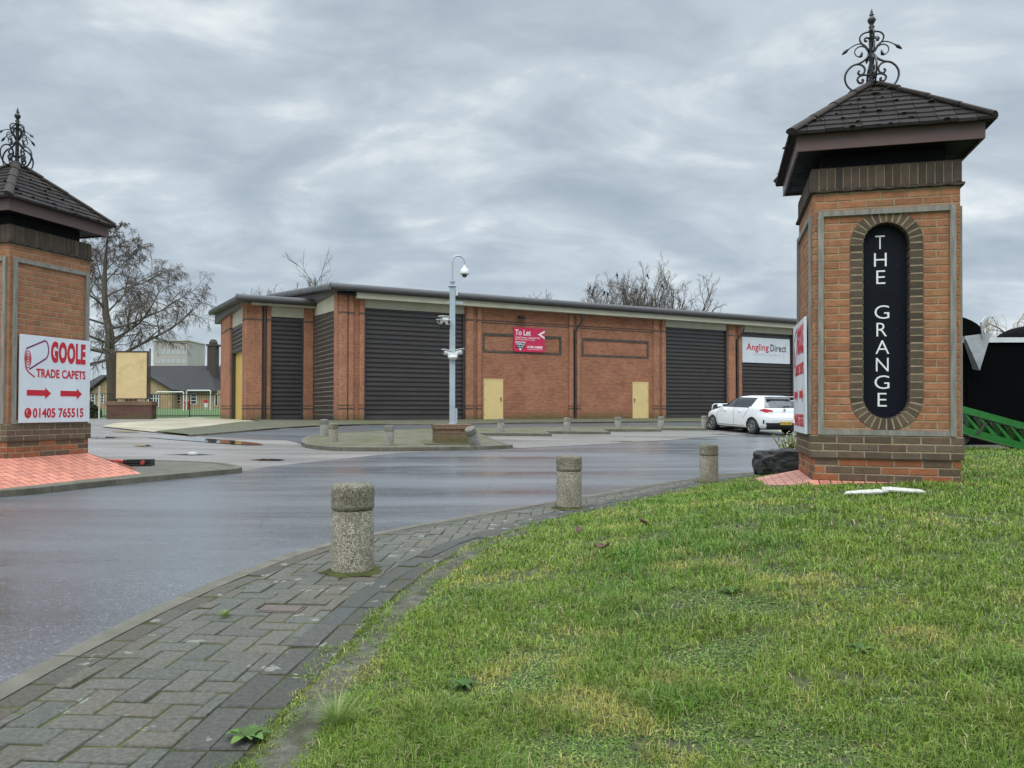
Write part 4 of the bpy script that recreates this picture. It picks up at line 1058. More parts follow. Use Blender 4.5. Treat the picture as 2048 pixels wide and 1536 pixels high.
# profiled cladding
def clad(x0, x1, y, z0, z1, slope=0.0, axis='x', pitch=.222):
    mb = MB(); n = int((z1 + max(0, slope * (x1 - x0)) - z0) / pitch) + 1
    def P(a, o, z): return (a, y - o, z) if axis == 'x' else (y - o, a, z)
    for i in range(n):
        za = z0 + i * pitch; zb = za + pitch
        prof = [(.036, za), (.030, za + pitch * .60), (.036, za + pitch * .70), (-.03, za + pitch * .76), (-.03, za + pitch * .95), (.036, zb)]
        for (o0, p0), (o1, p1) in zip(prof, prof[1:]):
            c0, c1 = min(p0, z1), min(p1, z1)
            c0r, c1r = min(p0, z1 + slope * (x1 - x0)), min(p1, z1 + slope * (x1 - x0))
            if c1 - c0 < 1e-4 and c1r - c0r < 1e-4: continue
            vs = [P(x0, o0, c0), P(x1, o0, c0r), P(x1, o1, c1r), P(x0, o1, c1)]
            mb.add(vs, [(0, 1, 2, 3)] if axis == 'x' else [(0, 3, 2, 1)])
    return mb.build('cladding_panel', 'cladding', B)
def plain(n_, m_, *a):
    mb = MB(); mb.box(*a); return mb.build(n_, m_, B)
for x0, x1 in ((.31, 5.46), (18.04, 22.76), (23.89, 28.33)):
    clad(x0 + .07, x1 - .12, .12, .12, 5.30)
    plain('cladding_jamb', 'dark_metal', x0, x0 + .07, .0, .14, -.1, 5.30); plain('cladding_jamb', 'dark_metal', x1 - .12, x1, .0, .14, -.1, 5.30)
    plain('cladding_sill', 'dark_metal', x0 + .07, x1 - .12, .05, .15, -.1, .12)
    plain('cream_panel', 'cream', x0, x1, .04, .16, 5.302, 5.84)
# doors
for x0, x1, hs_ in ((6.47, 7.57, 1), (15.70, 16.80, -1)):
    fr = MB(); fr.box(x0, x0 + .05, -.018, .05, 0, 2.10); fr.box(x1 - .05, x1, -.018, .05, 0, 2.10); fr.box(x0 + .05, x1 - .05, -.018, .05, 2.05, 2.10)
    d = MB(); d.box(x0 + .054, x1 - .054, -.006, .04, .02, 2.046); dd = d.build('door', 'yellow_door', B)
    fr.build('door_frame', 'yellow_door', dd)
    hx = x1 - .14 if hs_ > 0 else x0 + .09
    h = MB(); h.box(hx, hx + .045, -.02, -.007, .95, 1.18); h.tube([(hx + .02, -.02, 1.1), (hx + .02, -.06, 1.1), (hx + .02 - .10 * hs_, -.06, 1.1)], .011, 8); h.build('handle', 'dark_metal', dd)
    for z in (.25, 1.0, 1.75): h = MB(); h.box(x0 + .045 if hs_ > 0 else x1 - .06, x0 + .06 if hs_ > 0 else x1 - .045, -.022, -.019, z, z + .1); h.build('hinge', 'dark_metal', dd)
# downpipes
for x, j in ((11.86, 1), (23.46, 1), (-.33, 0)):
    if x < 0: continue
    p_ = MB(); p_.box(x - .05, x + .05, -.14, -.03, 0, 4.78); p_.tube([(x, -.085, 4.74), (x + .28, -.30, 5.30), (x + .30, -.36, 5.42), (x + .30, -.38, 5.95)], .052, 10)
    dp = p_.build('downpipe', 'dark_metal', B)
    for z in (.6, 2.4, 4.2):
        c = MB(); c.box(x - .065, x + .065, -.15, -.02, z, z + .05); c.build('pipe_clip', 'dark_metal', dp)
# eaves: cream soffit band and dark rounded roof edge
b = MB(); b.box(-.18, 33.6, -.45, .0, 5.66, 5.925); b.build('eaves_band', 'cream', B)
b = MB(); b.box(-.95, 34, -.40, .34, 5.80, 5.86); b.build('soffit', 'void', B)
def edge_prof(y0, ez):      # rounded nosing
    return [(y0 + .30, ez), (y0 + .04, ez), (y0, ez + .05), (y0, ez + .15), (y0 + .03, ez + .24), (y0 + .09, ez + .31), (y0 + .18, ez + .355), (y0 + .30, ez + .37)]
b = MB(); b.prism([(y, z) for y, z in edge_prof(-.62, 5.93)], -1.42, 34.3, 'x'); b.build('roof_edge', 'dark_metal', B, smooth=True)
b = MB(); b.prism([(-.33, 5.94), (17, 5.94), (17, 5.94 + .37 + 1.72), (-.33, 6.299)], -1.0, 34.0, 'x'); b.build('roof', 'roof_sheet', B)
# verge along the sloping gable edge
def verge(x, y0, y1, z0, sl, wid=.36, hgt=.37):
    mb = MB(); n = 2
    for i in range(n):
        pass
    sec = [(x + wid, 0), (x + .05, 0), (x, .05), (x, .15), (x + .03, .24), (x + .09, .31), (x + .18, .355), (x + wid, .37)]
    A = [(a, y0, z0 + h) for a, h in sec]; Bq = [(a, y1, z0 + sl * (y1 - y0) + h) for a, h in sec]; k = len(sec)
    mb.add(A + Bq, [(i, (i + 1) % k, k + (i + 1) % k, k + i) for i in range(k)] + [tuple(range(k)), tuple(reversed(range(k, 2 * k)))])
    return mb.build('roof_verge', 'dark_metal', B, smooth=True)
verge(-1.42, -.42, 15.5, 5.93, .1)
# return wall of the main block
b = MB(); b.add([(-.9, .45, -.2), (-.9, 16, -.2), (-.9, 16, 5.95 + 1.6), (-.9, .45, 5.98), (-.6, .45, -.2), (-.6, 16, -.2), (-.6, 16, 7.55), (-.6, .45, 5.98)], [(0, 3, 2, 1), (4, 5, 6, 7), (0, 1, 5, 4), (2, 3, 7, 6), (0, 4, 7, 3), (1, 2, 6, 5)]); b.build('gable_wall', 'cream', B)
clad(.52, 4.72, -.905, .12, 5.14, .045, 'y')
plain('cladding_sill', 'dark_metal', -.95, -.88, .52, 4.7, -.1, .12)
plain('return_pier', 'brick_pier', -.985, -.86, -.02, .50, -.2, 5.9)
# lower left block
LX0, LX1, LY = -4.25, -.92, 4.7
b = MB(); b.box(LX0 + 1.3, LX1, LY + .40, LY + 10.4, -.2, 6.1); b.build('left_block_core', 'brick_wall', B)
def lpier(x0, x1, y0, y1):
    mb = MB(); mb.box(x0, x1, y0, y1, -.2, 5.84); p_ = mb.build('pier', 'brick_pier', B, bevel=.03)
    for z0, z1 in ((.56, .62), (.72, .77), (4.96, 5.05)): g = MB(); g.box(x0 - .008, x1 + .008, y0 - .008, y1 + .008, z0, z1); g.build('string_course', 'brick_trim', p_)
lpier(-4.25, -3.78, LY, LY + .42); lpier(-3.79, -3.47, LY - .04, LY + .4); lpier(-3.26, -3.04, LY - .03, LY + .4); lpier(-1.42, -.93, LY - .03, LY + .4)
plain('left_block_brickwork', 'brick_wall', -3.5, -3.2, LY + .1, LY + .36, -.2, 5.84)
clad(-2.98, -1.52, LY + .12, .12, 5.20); plain('cladding_sill', 'dark_metal', -3.04, -1.42, LY + .06, LY + .15, -.1, .12)
plain('cladding_jamb', 'dark_metal', -3.04, -2.98, LY, LY + .15, .12, 5.2); plain('cladding_jamb', 'dark_metal', -1.52, -1.42, LY, LY + .15, .12, 5.2)
plain('cream_panel', 'cream', -3.04, -1.42, LY + .03, LY + .3, 5.203, 5.86)
p_ = MB(); p_.box(-3.41, -3.30, LY - .10, LY + .08, 0, 5.5); p_.box(-3.43, -3.28, LY - .14, LY + .05, 5.5, 5.86); p_.build('downpipe', 'dark_metal', B)
b = MB(); b.box(-4.0, -.93, LY - .38, LY, 5.70, 5.80); b.build('eaves_band', 'cream', B)
b = MB(); b.prism([(y, z) for y, z in edge_prof(LY - .60, 5.81)], -4.75, -.93, 'x'); b.build('roof_edge', 'dark_metal', B, smooth=True)
verge(-4.78, LY - .40, LY + 10.9, 5.81, .05)
b = MB(); b.prism([(LY - .31, 5.80), (LY + 10.8, 5.80), (LY + 10.8, 6.16 + .55), (LY - .31, 6.17)], -4.42, -.92, 'x'); b.build('roof', 'roof_sheet', B)
# left return: shutter opening between two piers
lpier(-4.30, -4.0, LY + .43, LY + .75); lpier(-4.30, -3.9, LY + 5.2, LY + 8.5)
plain('reveal', 'dark_metal', -4.20, -3.2, LY + 4.9, LY + 5.19, -.1, 3.62)
plain('roller_box', 'dark_metal', -4.16, -3.9, LY + .76, LY + 5.19, 3.60, 3.66)
mb = MB()
for i in range(30):
    z0 = .02 + i * .12; mb.box(-4.006, -3.98, LY + .76, LY + 4.9, z0, z0 + .10); mb.box(-3.995, -3.98, LY + .76, LY + 4.9, z0 + .10, z0 + .12)
mb.build('roller_shutter', 'shutter', B)
clad(LY + .76, LY + 5.19, -4.14, 3.66, 4.95, .02, 'y')
b = MB(); b.add([(-4.15, LY + .5, 4.93), (-4.15, LY + 5.2, 5.03), (-4.15, LY + 5.2, 6.1), (-4.15, LY + .5, 5.85), (-3.9, LY + .5, 3.67), (-3.9, LY + 5.2, 3.67), (-3.9, LY + 5.2, 6.1), (-3.9, LY + .5, 5.85)], [(0, 3, 2, 1), (4, 5, 6, 7), (0, 1, 5, 4), (2, 3, 7, 6), (0, 4, 7, 3), (1, 2, 6, 5)]); b.build('cream_panel', 'cream', B)
plain('gable_wall', 'brick_wall', -4.1, -3.85, LY + 5.2, LY + 10.4, -.2, 6.0)

# floodlight
q = bw(8.55, 0, 5.28)
f_ = thing('floodlight', 'small black floodlight high on the brick wall above the pink board', 'light', q, BZ)
b = MB(); b.box(-.18, .18, -.34, -.08, .02, .10, mat=Matrix.Rotation(R(18), 4, 'X')); b.box(-.05, .05, -.12, 0, -.02, .10); b.build('housing', 'black_plastic', f_, bevel=.01)
b = MB(); b.box(-.14, .14, -.32, -.12, .012, .018, mat=Matrix.Rotation(R(18), 4, 'X')); b.build('lens', 'sign_grey', f_)

# To Let board
q = bw(8.15, -.045, 3.53)
t_ = thing('letting_board', 'bright pink letting board on the brick wall', 'sign', q, BZ)
bwid, bh = 1.84, 1.25
b = MB(); b.box(0, bwid, -.02, .03, 0, bh); b.build('board', 'sign_pink', t_)
X = lambda a: a * bwid
Z = lambda v_: (1 - v_) * bh
text('headline', 'To Let', X(.045), X(.545), Z(.325), Z(.095), 'letter_white', t_, y=-.021, bold=.02)
text('small_print', 'Trade Counter / Industrial Unit', X(.045), X(.84), Z(.445), Z(.375), 'letter_white', t_, y=-.021, bold=.012)
text('small_print', '437.79 sq m (4,711 sq ft)', X(.045), X(.675), Z(.54), Z(.47), 'letter_white', t_, y=-.021, bold=.012)
text('phone_number', '01482 648888', X(.435), X(.925), Z(.84), Z(.745), 'letter_white', t_, y=-.021, bold=.03)
text('small_print', 'www.pph-commercial.co.uk', X(.43), X(.93), Z(.915), Z(.87), 'letter_white', t_, y=-.021, bold=.01)
b = MB(); b.prism([(X(.775), Z(.26)), (X(1), Z(.44)), (X(1), Z(.36)), (X(.875), Z(.26)), (X(1), Z(.17)), (X(1), Z(.08))], -.024, -.0205); b.build('chevron', 'letter_white', t_)
b = MB(); b.prism([(X(.045), Z(.59)), (X(.21), Z(.965)), (X(.385), Z(.59))], -.023, -.0205); b.build('logo_triangle', 'letter_white', t_)
b = MB(); b.box(X(.085), X(.345), -.026, -.0235, Z(.86), Z(.625)); lg = b.build('logo_panel', 'sign_dark', t_)
text('logo_lettering', 'PPH', X(.10), X(.33), Z(.755), Z(.655), 'letter_white', lg, y=-.027, bold=.01)
b = MB(); b.box(X(.12), X(.31), -.029, -.0275, Z(.825), Z(.775)); b.build('logo_strip', 'sign_teal', lg)

# shop board on the cladding
q = bw(23.98, .04, 3.43)
t_ = thing('shop_sign', 'white board with red and dark lettering on the brown cladding above the car', 'sign', q, BZ)
bwid, bh = 4.05, 1.56
b = MB(); b.box(0, bwid, -.03, .03, 0, bh); b.build('board', 'sign_white', t_, bevel=.005)
text('shop_name', 'Angling', .085 * bwid, .545 * bwid, .40 * bh, .76 * bh, 'sign_red', t_, y=-.031, bold=.022, space=1.08)
text('shop_name', 'Direct', .58 * bwid, .92 * bwid, .465 * bh, .76 * bh, 'sign_dark', t_, y=-.031, bold=.02, space=1.12)
text('strapline', 'Getting Everyone Fishing', .21 * bwid, .80 * bwid, .27 * bh, .375 * bh, 'sign_grey', t_, y=-.031)

# ------------------------------------------------------------------ cars
def interp(tab, z, k):
    for a, b in zip(tab, tab[1:]):
        if a[0] <= z <= b[0]:
            u = (z - a[0]) / (b[0] - a[0]); return a[k] + (b[k] - a[k]) * u
    return tab[-1][k] if z > tab[-1][0] else tab[0][k]
CAR = [  # height, rear end, front end, half width (metres, x forward from the rear bumper)
    (.19, .30, 4.02, .76), (.24, .16, 4.12, .82), (.32, .07, 4.20, .855), (.45, .02, 4.25, .872), (.56, .0, 4.27, .880), (.66, .01, 4.245, .882), (.74, .045, 4.17, .880),
    (.80, .075, 4.02, .876), (.86, .085, 3.76, .868), (.92, .10, 3.44, .856), (.97, .12, 3.18, .842), (1.02, .15, 3.04, .820), (1.10, .20, 2.89, .782), (1.18, .26, 2.74, .742),
    (1.26, .32, 2.56, .702), (1.33, .37, 2.38, .664), (1.38, .36, 2.20, .635), (1.415, .36, 2.02, .60), (1.44, .48, 1.82, .52), (1.455, .75, 1.62, .38), (1.463, 1.05, 1.4, .15)]
def car(label, loc, heading, pitch, plate):
    """x forward in the table becomes +Y here; origin under the middle"""
    root = thing('hatchback_car', label, 'car', loc, group='parked hatchback cars', rot=(pitch, 0, heading))
    NP = 280; zs = []
    z = .19
    while z < 1.4631: zs.append(z); z += .0115
    zs.append(1.463)
    ring = []
    for z in zs:
        xr, xf, hw = interp(CAR, z, 1), interp(CAR, z, 2), interp(CAR, z, 3)
        cx_, a = (xr + xf) / 2, (xf - xr) / 2; pts = []
        for k in range(NP):
            th = 2 * PI * k / NP; c, s_ = math.cos(th), math.sin(th)
            # squarer at the tail, rounder at the nose
            e = 2 / (5.5 if c < 0 else 3.6)
            x = cx_ + a * math.copysign(abs(c) ** e, c); y = hw * math.copysign(abs(s_) ** (2 / 4.6), s_)
            if x > 2.9: y *= 1 - .10 * ((x - 2.9) / 1.4) ** 2
            if x < .6 and z < 1.0: y *= 1 - .07 * ((.6 - x) / .6) ** 2
            pts.append((y, x - 2.13, z))
        ring.append(pts)
    flat = [q for r_ in ring for q in r_]
    WH = [(-1.28, .305), (1.32, .305)]; RA = .345
    body, glassL, glassR, rear, lampL, lampR, front, blk = [MB() for _ in range(8)]
    def put(mb, vs): mb.add(vs, [(0, 1, 2, 3)])
    for i in range(len(zs) - 1):
        for k in range(NP):
            k2 = (k + 1) % NP
            vs = [ring[i][k], ring[i][k2], ring[i + 1][k2], ring[i + 1][k]]
            c = [sum(q[j] for q in vs) / 4 for j in range(3)]
            y_, x_, z_ = c[0], c[1] + 2.13, c[2]
            if abs(y_) > .6 and any(math.hypot(c[1] - wy, z_ - wz) < RA for wy, wz in WH): continue
            hw = interp(CAR, z_, 3); side = abs(y_) > hw * .86
            tgt = body
            if side and .985 < z_ < 1.37:
                fr = 2.99 - (z_ - .985) * 1.72; re = .98 + max(0, z_ - 1.0) * -.55 + (.10 if z_ < 1.03 else 0)
                if re < x_ < fr and not (1.93 < x_ < 2.01): tgt = glassL if y_ < 0 else glassR
                elif re < x_ < fr: tgt = blk
            if not side and x_ < .62 and 1.0 < z_ < 1.325 and abs(y_) < hw * .86: tgt = rear
            if not side and x_ > 2.0 and .97 < z_ < 1.38: tgt = front
            if x_ < .62 and .82 < z_ < .975:
                ed = abs(y_)
                lim = .46 + abs(z_ - .905) * 2.6
                if ed > lim and x_ < .50 - abs(z_ - .91) * 3.0: tgt = lampL if y_ < 0 else lampR
            if x_ < .4 and z_ < .46 and abs(y_) < .66 + (z_ - .3) * .3: tgt = blk
            if z_ < .235: tgt = blk
            put(tgt, vs)
    body.add(ring[-1], [tuple(range(NP))]); blk.add(ring[0], [tuple(reversed(range(NP)))])
    def fin(mb, n_, m_, par, sc=1.0):
        if not mb.f: return None
        o = mb.build(n_, m_, par, uv=False)
        bm = bmesh.new(); bm.from_mesh(o.data); bmesh.ops.remove_doubles(bm, verts=bm.verts, dist=1e-4); bmesh.ops.recalc_face_normals(bm, faces=bm.faces); bm.to_mesh(o.data); bm.free()
        o.data.polygons.foreach_set('use_smooth', [True] * len(o.data.polygons))
        return o
    bo = fin(body, 'body', 'paint_white', root)
    for mb, n_ in ((glassL, 'side_window'), (glassR, 'side_window'), (rear, 'rear_window'), (front, 'windscreen')): fin(mb, n_, 'car_glass', root)
    for mb in (lampL, lampR): fin(mb, 'tail_light', 'lamp_red', root)
    fin(blk, 'lower_trim', 'black_plastic', root)
    for sx in (-1, 1):
        b = MB(); b.box(sx * .62 - .09, sx * .62 + .09, -2.098, -2.065, .855, .885); b.build('indicator_lamp', 'lamp_orange', root)
    b = MB(); b.box(-.56, .56, -1.9, 1.8, .20, .62); b.box(-.60, .60, -1.6, 1.0, .62, 1.0); b.build('underbody', 'void', root)
    def skin(x, z):      # half width of the body at a height and distance from the tail
        xr, xf, hw = interp(CAR, z, 1), interp(CAR, z, 2), interp(CAR, z, 3); cx_, a = (xr + xf) / 2, (xf - xr) / 2
        c = max(-.999, min(.999, (x - cx_) / a)); cc_ = abs(c) ** ((5.5 if c < 0 else 3.6) / 2); y = hw * math.sqrt(max(0, 1 - cc_ * cc_)) ** (2 / 4.6)
        return y * (1 - .10 * ((x - 2.9) / 1.4) ** 2 if x > 2.9 else 1)
    for sx in (-1, 1):
        for pts in ([(1.97, .30), (1.96, .98)], [(3.06, .30), (3.10, .60), (2.98, .95)], [(1.34, .62), (1.20, .78), (1.02, .97)], [(1.34, .33), (1.5, .30), (3.0, .30)]):
            P = []
            for (xa, za), (xb, zb) in zip(pts, pts[1:]):
                for i in range(9): u = i / 8; x, z = xa + (xb - xa) * u, za + (zb - za) * u; P.append((sx * (skin(x, z) + .001), x - 2.13, z))
            b = MB(); b.tube(P, .006, 5, cap=False); b.build('panel_gap', 'black_plastic', root)
    for wy, wz in WH:
        for sx in (-1, 1):
            b = MB(); prof = [(.20, -.10), (.29, -.105), (.308, -.08), (.311, 0), (.308, .08), (.29, .105), (.20, .10)]
            mt = Matrix.Translation((sx * .77, wy, wz)) @ Matrix.Rotation(PI / 2, 4, 'Y')
            b.lathe(prof, 32, mat=mt); wl_ = b.build('wheel', 'rubber', root, smooth=True)
            b = MB(); o_ = .088 * sx
            b.lathe([(.155, o_ * .2), (.205, o_ * .9), (.212, o_ * 1.12), (.200, o_ * 1.2), (.188, o_ * .9)] if sx > 0 else [(.188, o_ * .9), (.200, o_ * 1.2), (.212, o_ * 1.12), (.205, o_ * .9), (.155, o_ * .2)], 32, mat=mt)
            for k in range(5):
                m2 = mt @ Matrix.Rotation(2 * PI * k / 5 + .3, 4, 'Z')
                for d in (-.022, .022):
                    b.box(.03, .195, d * 1.6 - .014, d * 1.6 + .014, min(o_ * .85, o_ * 1.15), max(o_ * .85, o_ * 1.15), mat=m2 @ Matrix.Rotation(d * 4, 4, 'Z'))
            b.lathe([(.001, o_ * .8), (.05, o_ * .85), (.045, o_ * 1.22), (.001, o_ * 1.25)], 16, mat=mt)
            b.build('rim', 'alloy', wl_, smooth=True)
            b = MB(); b.lathe([(.001, o_ * .3), (.20, o_ * .3), (.20, o_ * .35), (.001, o_ * .36)], 24, mat=mt); b.build('brake_disc', 'void', wl_)
    for sx in (-1, 1):
        b = MB(); b.lathe([(.001, -.11), (.06, -.10), (.085, -.04), (.085, .04), (.06, .09), (.001, .10)], 12, mat=Matrix.Translation((sx * .93, .66, 1.02)) @ Matrix.Rotation(PI / 2, 4, 'Y') @ Matrix.Scale(.85, 4, (1, 0, 0)))
        b.box(min(sx * .80, sx * .88), max(sx * .80, sx * .88), .62, .70, .96, .99); mr = b.build('wing_mirror', 'paint_white', root, smooth=True)
        for y in (-.62, .30):
            b = MB(); b.tube([(sx * .866, y, .84), (sx * .892, y + .03, .845), (sx * .892, y + .15, .845), (sx * .866, y + .18, .84)], .013, 8); b.build('door_handle', 'paint_white', root, smooth=True)
        b = MB(); b.box(min(sx * .80, sx * .86), max(sx * .80, sx * .86), -1.955, -1.935, .42, .56); b.build('reflector_slot', 'black_plastic', root)
    b = MB(); b.box(-.60, .60, -1.86, -1.62, 1.405, 1.428); b.build('spoiler', 'paint_white', root, bevel=.01)
    b = MB(); b.tube([(-.02, -2.015, 1.02), (.02, -1.99, 1.06), (.30, -1.975, 1.06)], .012, 6); b.build('wiper', 'black_plastic', root)
    b = MB(); b.tube([(0, -1.45, 1.44), (0, -1.52, 1.56)], .007, 6); b.build('aerial', 'black_plastic', root)
    b = MB(); b.lathe([(.045, 0), (.055, .004), (.045, .008)], 18, mat=Matrix.Translation((0, -2.065, .93)) @ Matrix.Rotation(PI / 2, 4, 'X')); b.build('badge', 'alloy', root)
    b = MB(); b.box(-.26, .26, -2.165, -2.14, .385, .495); pb = b.build('number_plate', 'plate_yellow', root)
    b = MB(); b.box(-.257, -.215, -2.1665, -2.16, .388, .492); b.build('plate_flash', 'plate_blue', pb)
    text('plate_lettering', plate, -.20, .245, .402, .478, 'sign_dark', pb, y=-2.1655, bold=.02)
    b = MB(); b.tube([(.35, -2.03, .22), (.35, -1.8, .22)], .028, 10); b.build('exhaust', 'dark_metal', root)
    return root
hd = math.atan2(.33, .944)
c1 = car('white hatchback seen from behind, parked in front of the brown cladding', (9.40, 30.45, .035), hd, R(1.8), 'YS62 VKX')
c2 = copy_tree(c1); c2.location = (14.75, 37.2, .26)
c2['label'] = 'pale blue car mostly hidden behind the white hatchback and the pillar'
for o in c2.children_recursive:
    if o.data and o.data.materials and o.data.materials[0] == MATS['paint_white']:
        o.material_slots[0].link = 'OBJECT'; o.material_slots[0].material = MATS['paint_blue']
# galvanised hoop in front of the car
h_ = thing('hoop_barrier', 'pale galvanised hoop barrier beyond the bonnet of the white car', 'barrier', (8.75, 33.6, iz(8.75, 33.6)), R(8))
b = MB(); b.tube([(0, 0, -.1), (0, 0, .80), (.03, 0, .88), (.11, 0, .93), (1.6, 0, .93), (1.68, 0, .88), (1.71, 0, .80), (1.71, 0, -.1)], .03, 10); b.build('hoop', 'galv', h_, smooth='all')

# ------------------------------------------------------------------ bare trees
class Tree:
    def __init__(s, seed): s.r = random.Random(seed); s.wood = MB(); s.tw = MB()
    def path(s, p, d, ln, n, wig, grav):
        P = [Vector(p)]; d = Vector(d).normalized()
        for i in range(n):
            d = (d + Vector((s.r.gauss(0, wig), s.r.gauss(0, wig), s.r.gauss(0, wig))) + Vector((0, 0, grav * (i + 1) / n))).normalized()
            P.append(P[-1] + d * (ln / n))
        return P
    def branch(s, p, d, ln, r0, lvl, spec):
        wig, grav, nch, ratio, ang, rtip = spec[lvl]
        n = 7 if lvl < 2 else (5 if lvl == 2 else 3)
        P = s.path(p, d, ln, n, wig, grav)
        rad = [max(rtip, r0 * (1 - .8 * i / n)) for i in range(n + 1)]
        last = lvl == len(spec) - 1
        (s.tw if lvl >= 2 else s.wood).tube(P, rad, 6 if lvl == 0 else (5 if lvl == 1 else 3), cap=False)
        if last: return
        for k in range(nch):
            u = .18 + .82 * (k + s.r.random()) / nch; i = min(n - 1, int(u * n)); q = P[i].lerp(P[i + 1], u * n - i)
            t_ = (P[i + 1] - P[i]).normalized(); ax = t_.orthogonal().normalized()
            ax = Matrix.Rotation(s.r.uniform(0, 2 * PI), 3, t_) @ ax
            a = R(ang + s.r.uniform(-14, 14)); dd = Matrix.Rotation(a, 3, ax) @ t_
            s.branch(q, dd, ln * ratio * s.r.uniform(.6, 1.25) * (1.15 - .55 * u), rad[i] * .62, lvl + 1, spec)
def tree(name, label, loc, build, group, twig='twig', bark='bark'):
    root = thing(name, label, 'tree', loc, group=group)
    t_ = build()
    t_.wood.build('trunk', bark, root, smooth='all', uv=False); t_.tw.build('crown', twig, root, uv=False)
    return root
def big_tree():
    t_ = Tree(21); r_ = t_.r
    tp = [Vector(q) for q in ((0, 0, -.3), (-.02, 0, 1.5), (-.10, 0, 3.2), (-.22, 0, 4.6), (-.30, .1, 6.0), (-.55, 0, 7.4), (-.66, 0, 8.8), (-.72, .1, 10.2), (-.66, .1, 11.6), (-.5, 0, 12.8), (-.45, 0, 13.9))]
    t_.wood.tube(tp, [.40, .34, .33, .35, .29, .24, .20, .155, .11, .07, .03], 10)
    spec = [(.13, .10, 12, .46, 46, .024), (.17, -.02, 9, .48, 46, .015), (.20, -.30, 11, .52, 46, .0095), (.20, -.85, 0, 0, 0, .0075)]
    def limb(z, az_, el, ln, rad):
        i = max(0, min(len(tp) - 2, next(k for k in range(len(tp) - 1) if tp[k + 1].z >= z)))
        u = (z - tp[i].z) / (tp[i + 1].z - tp[i].z); q = tp[i].lerp(tp[i + 1], u)
        d = Vector((math.cos(az_) * math.cos(el), math.sin(az_) * math.cos(el), math.sin(el)))
        t_.branch(q, d, ln, rad * .78, 0, spec)
    for z, az_, el, ln, rad in ((4.3, R(8), R(24), 7.6, .17), (4.5, R(178), R(8), 7.6, .17), (5.4, R(-20), R(30), 7.4, .15), (5.2, R(-160), R(20), 7, .14), (4.1, R(165), R(-6), 6, .13), (4.4, R(-75), R(10), 6.4, .13), (5.0, R(80), R(14), 6.4, .13),
                              (6.3, R(28), R(16), 6.6, .12), (6.6, R(200), R(22), 6.4, .12), (7.4, R(-10), R(34), 5.6, .10), (7.5, R(150), R(34), 5.6, .10), (7.8, R(-100), R(25), 5, .10), (8.6, R(15), R(32), 4.9, .085), (8.8, R(190), R(34), 4.8, .085),
                              (9.6, R(-30), R(30), 4.2, .07), (9.8, R(140), R(36), 4.0, .07), (10.6, R(10), R(36), 3.4, .055), (11, R(180), R(36), 3.2, .05), (11.8, R(60), R(40), 2.5, .04), (12, R(-50), R(40), 2.3, .04), (12.8, R(0), R(45), 1.7, .03), (13, R(170), R(45), 1.6, .03)):
        limb(z, az_, el, ln, rad)
    return t_
tree('bare_tree', 'tall dark bare tree with wide drooping branches behind the blank board', (-29.1, 56, .5), big_tree, None)
def vase_tree(seed, h, spread, nst, dens=1.0):
    def f():
        t_ = Tree(seed); r_ = t_.r; th = h * .32
        tp = t_.path((0, 0, -.3), (0, 0, 1), th + .3, 5, .03, 0); t_.wood.tube(tp, [h * .026, h * .023, h * .021, h * .02, h * .019, h * .018], 8)
        spec = [(.09, .13, 8, .5, 34, .03), (.12, .12, 7, .5, 34, .020), (.14, .10, int(7 * dens), .5, 34, .013), (.14, .06, 0, 0, 0, .0095)]
        for k in range(nst):
            az_ = 2 * PI * k / nst + r_.uniform(-.4, .4); el = R(r_.uniform(38, 72)) if k else R(82)
            t_.branch(tp[-1 - (k % 2)], (math.cos(az_) * math.cos(el) * spread, math.sin(az_) * math.cos(el) * spread, math.sin(el)), h * .68 * r_.uniform(.82, 1.08), h * .013, 0, spec)
        return t_
    return f
GT = 'bare trees behind the trade building'
def tpos(u, d): return ((u - 1024) / 1538 * d, d, .5)
t1 = tree('bare_tree', 'bare tree full of perched birds, left of the pair above the roof', tpos(1243, 82), vase_tree(5, 13.9, .70, 12, 1.2), GT)
t2 = tree('bare_tree', 'bare tree with the broadest crown, right of the pair above the roof', tpos(1318, 84), vase_tree(9, 14.3, .66, 13, 1.2), GT)
tree('bare_tree', 'thin bare tree top rising above the left roof end', tpos(648, 74), vase_tree(13, 13.0, .42, 3, .6), GT)
tree('bare_tree', 'wispy twigs low over the far left roof end', tpos(563, 72), vase_tree(17, 10.9, .6, 3, .5), GT)
tree('bare_tree', 'low bare crown barely showing over the middle of the roof', tpos(1082, 90), vase_tree(23, 12.6, .9, 6, .7), GT)
def willow():
    t_ = Tree(31); r_ = t_.r
    tp = t_.path((0, 0, -.3), (.05, 0, 1), 3.6, 5, .05, 0); t_.wood.tube(tp, [.42, .36, .32, .30, .28, .25], 8)
    spec = [(.12, -.12, 9, .55, 45, .025), (.15, -.35, 9, .62, 40, .013), (.10, -.9, 7, .75, 30, .009), (.08, -1.2, 0, 0, 0, .0075)]
    for k in range(11):
        az_ = 2 * PI * k / 11 + r_.uniform(-.3, .3); el = R(r_.uniform(25, 72))
        t_.branch(tp[-1 - k % 3], (math.cos(az_) * math.cos(el), math.sin(az_) * math.cos(el), math.sin(el)), 4.6 * r_.uniform(.8, 1.1), .13, 0, spec)
    return t_
tree('willow_tree', 'pale bare willow with hanging twigs beyond the black container', (30.6, 44, .2), willow, None, 'twig_pale')
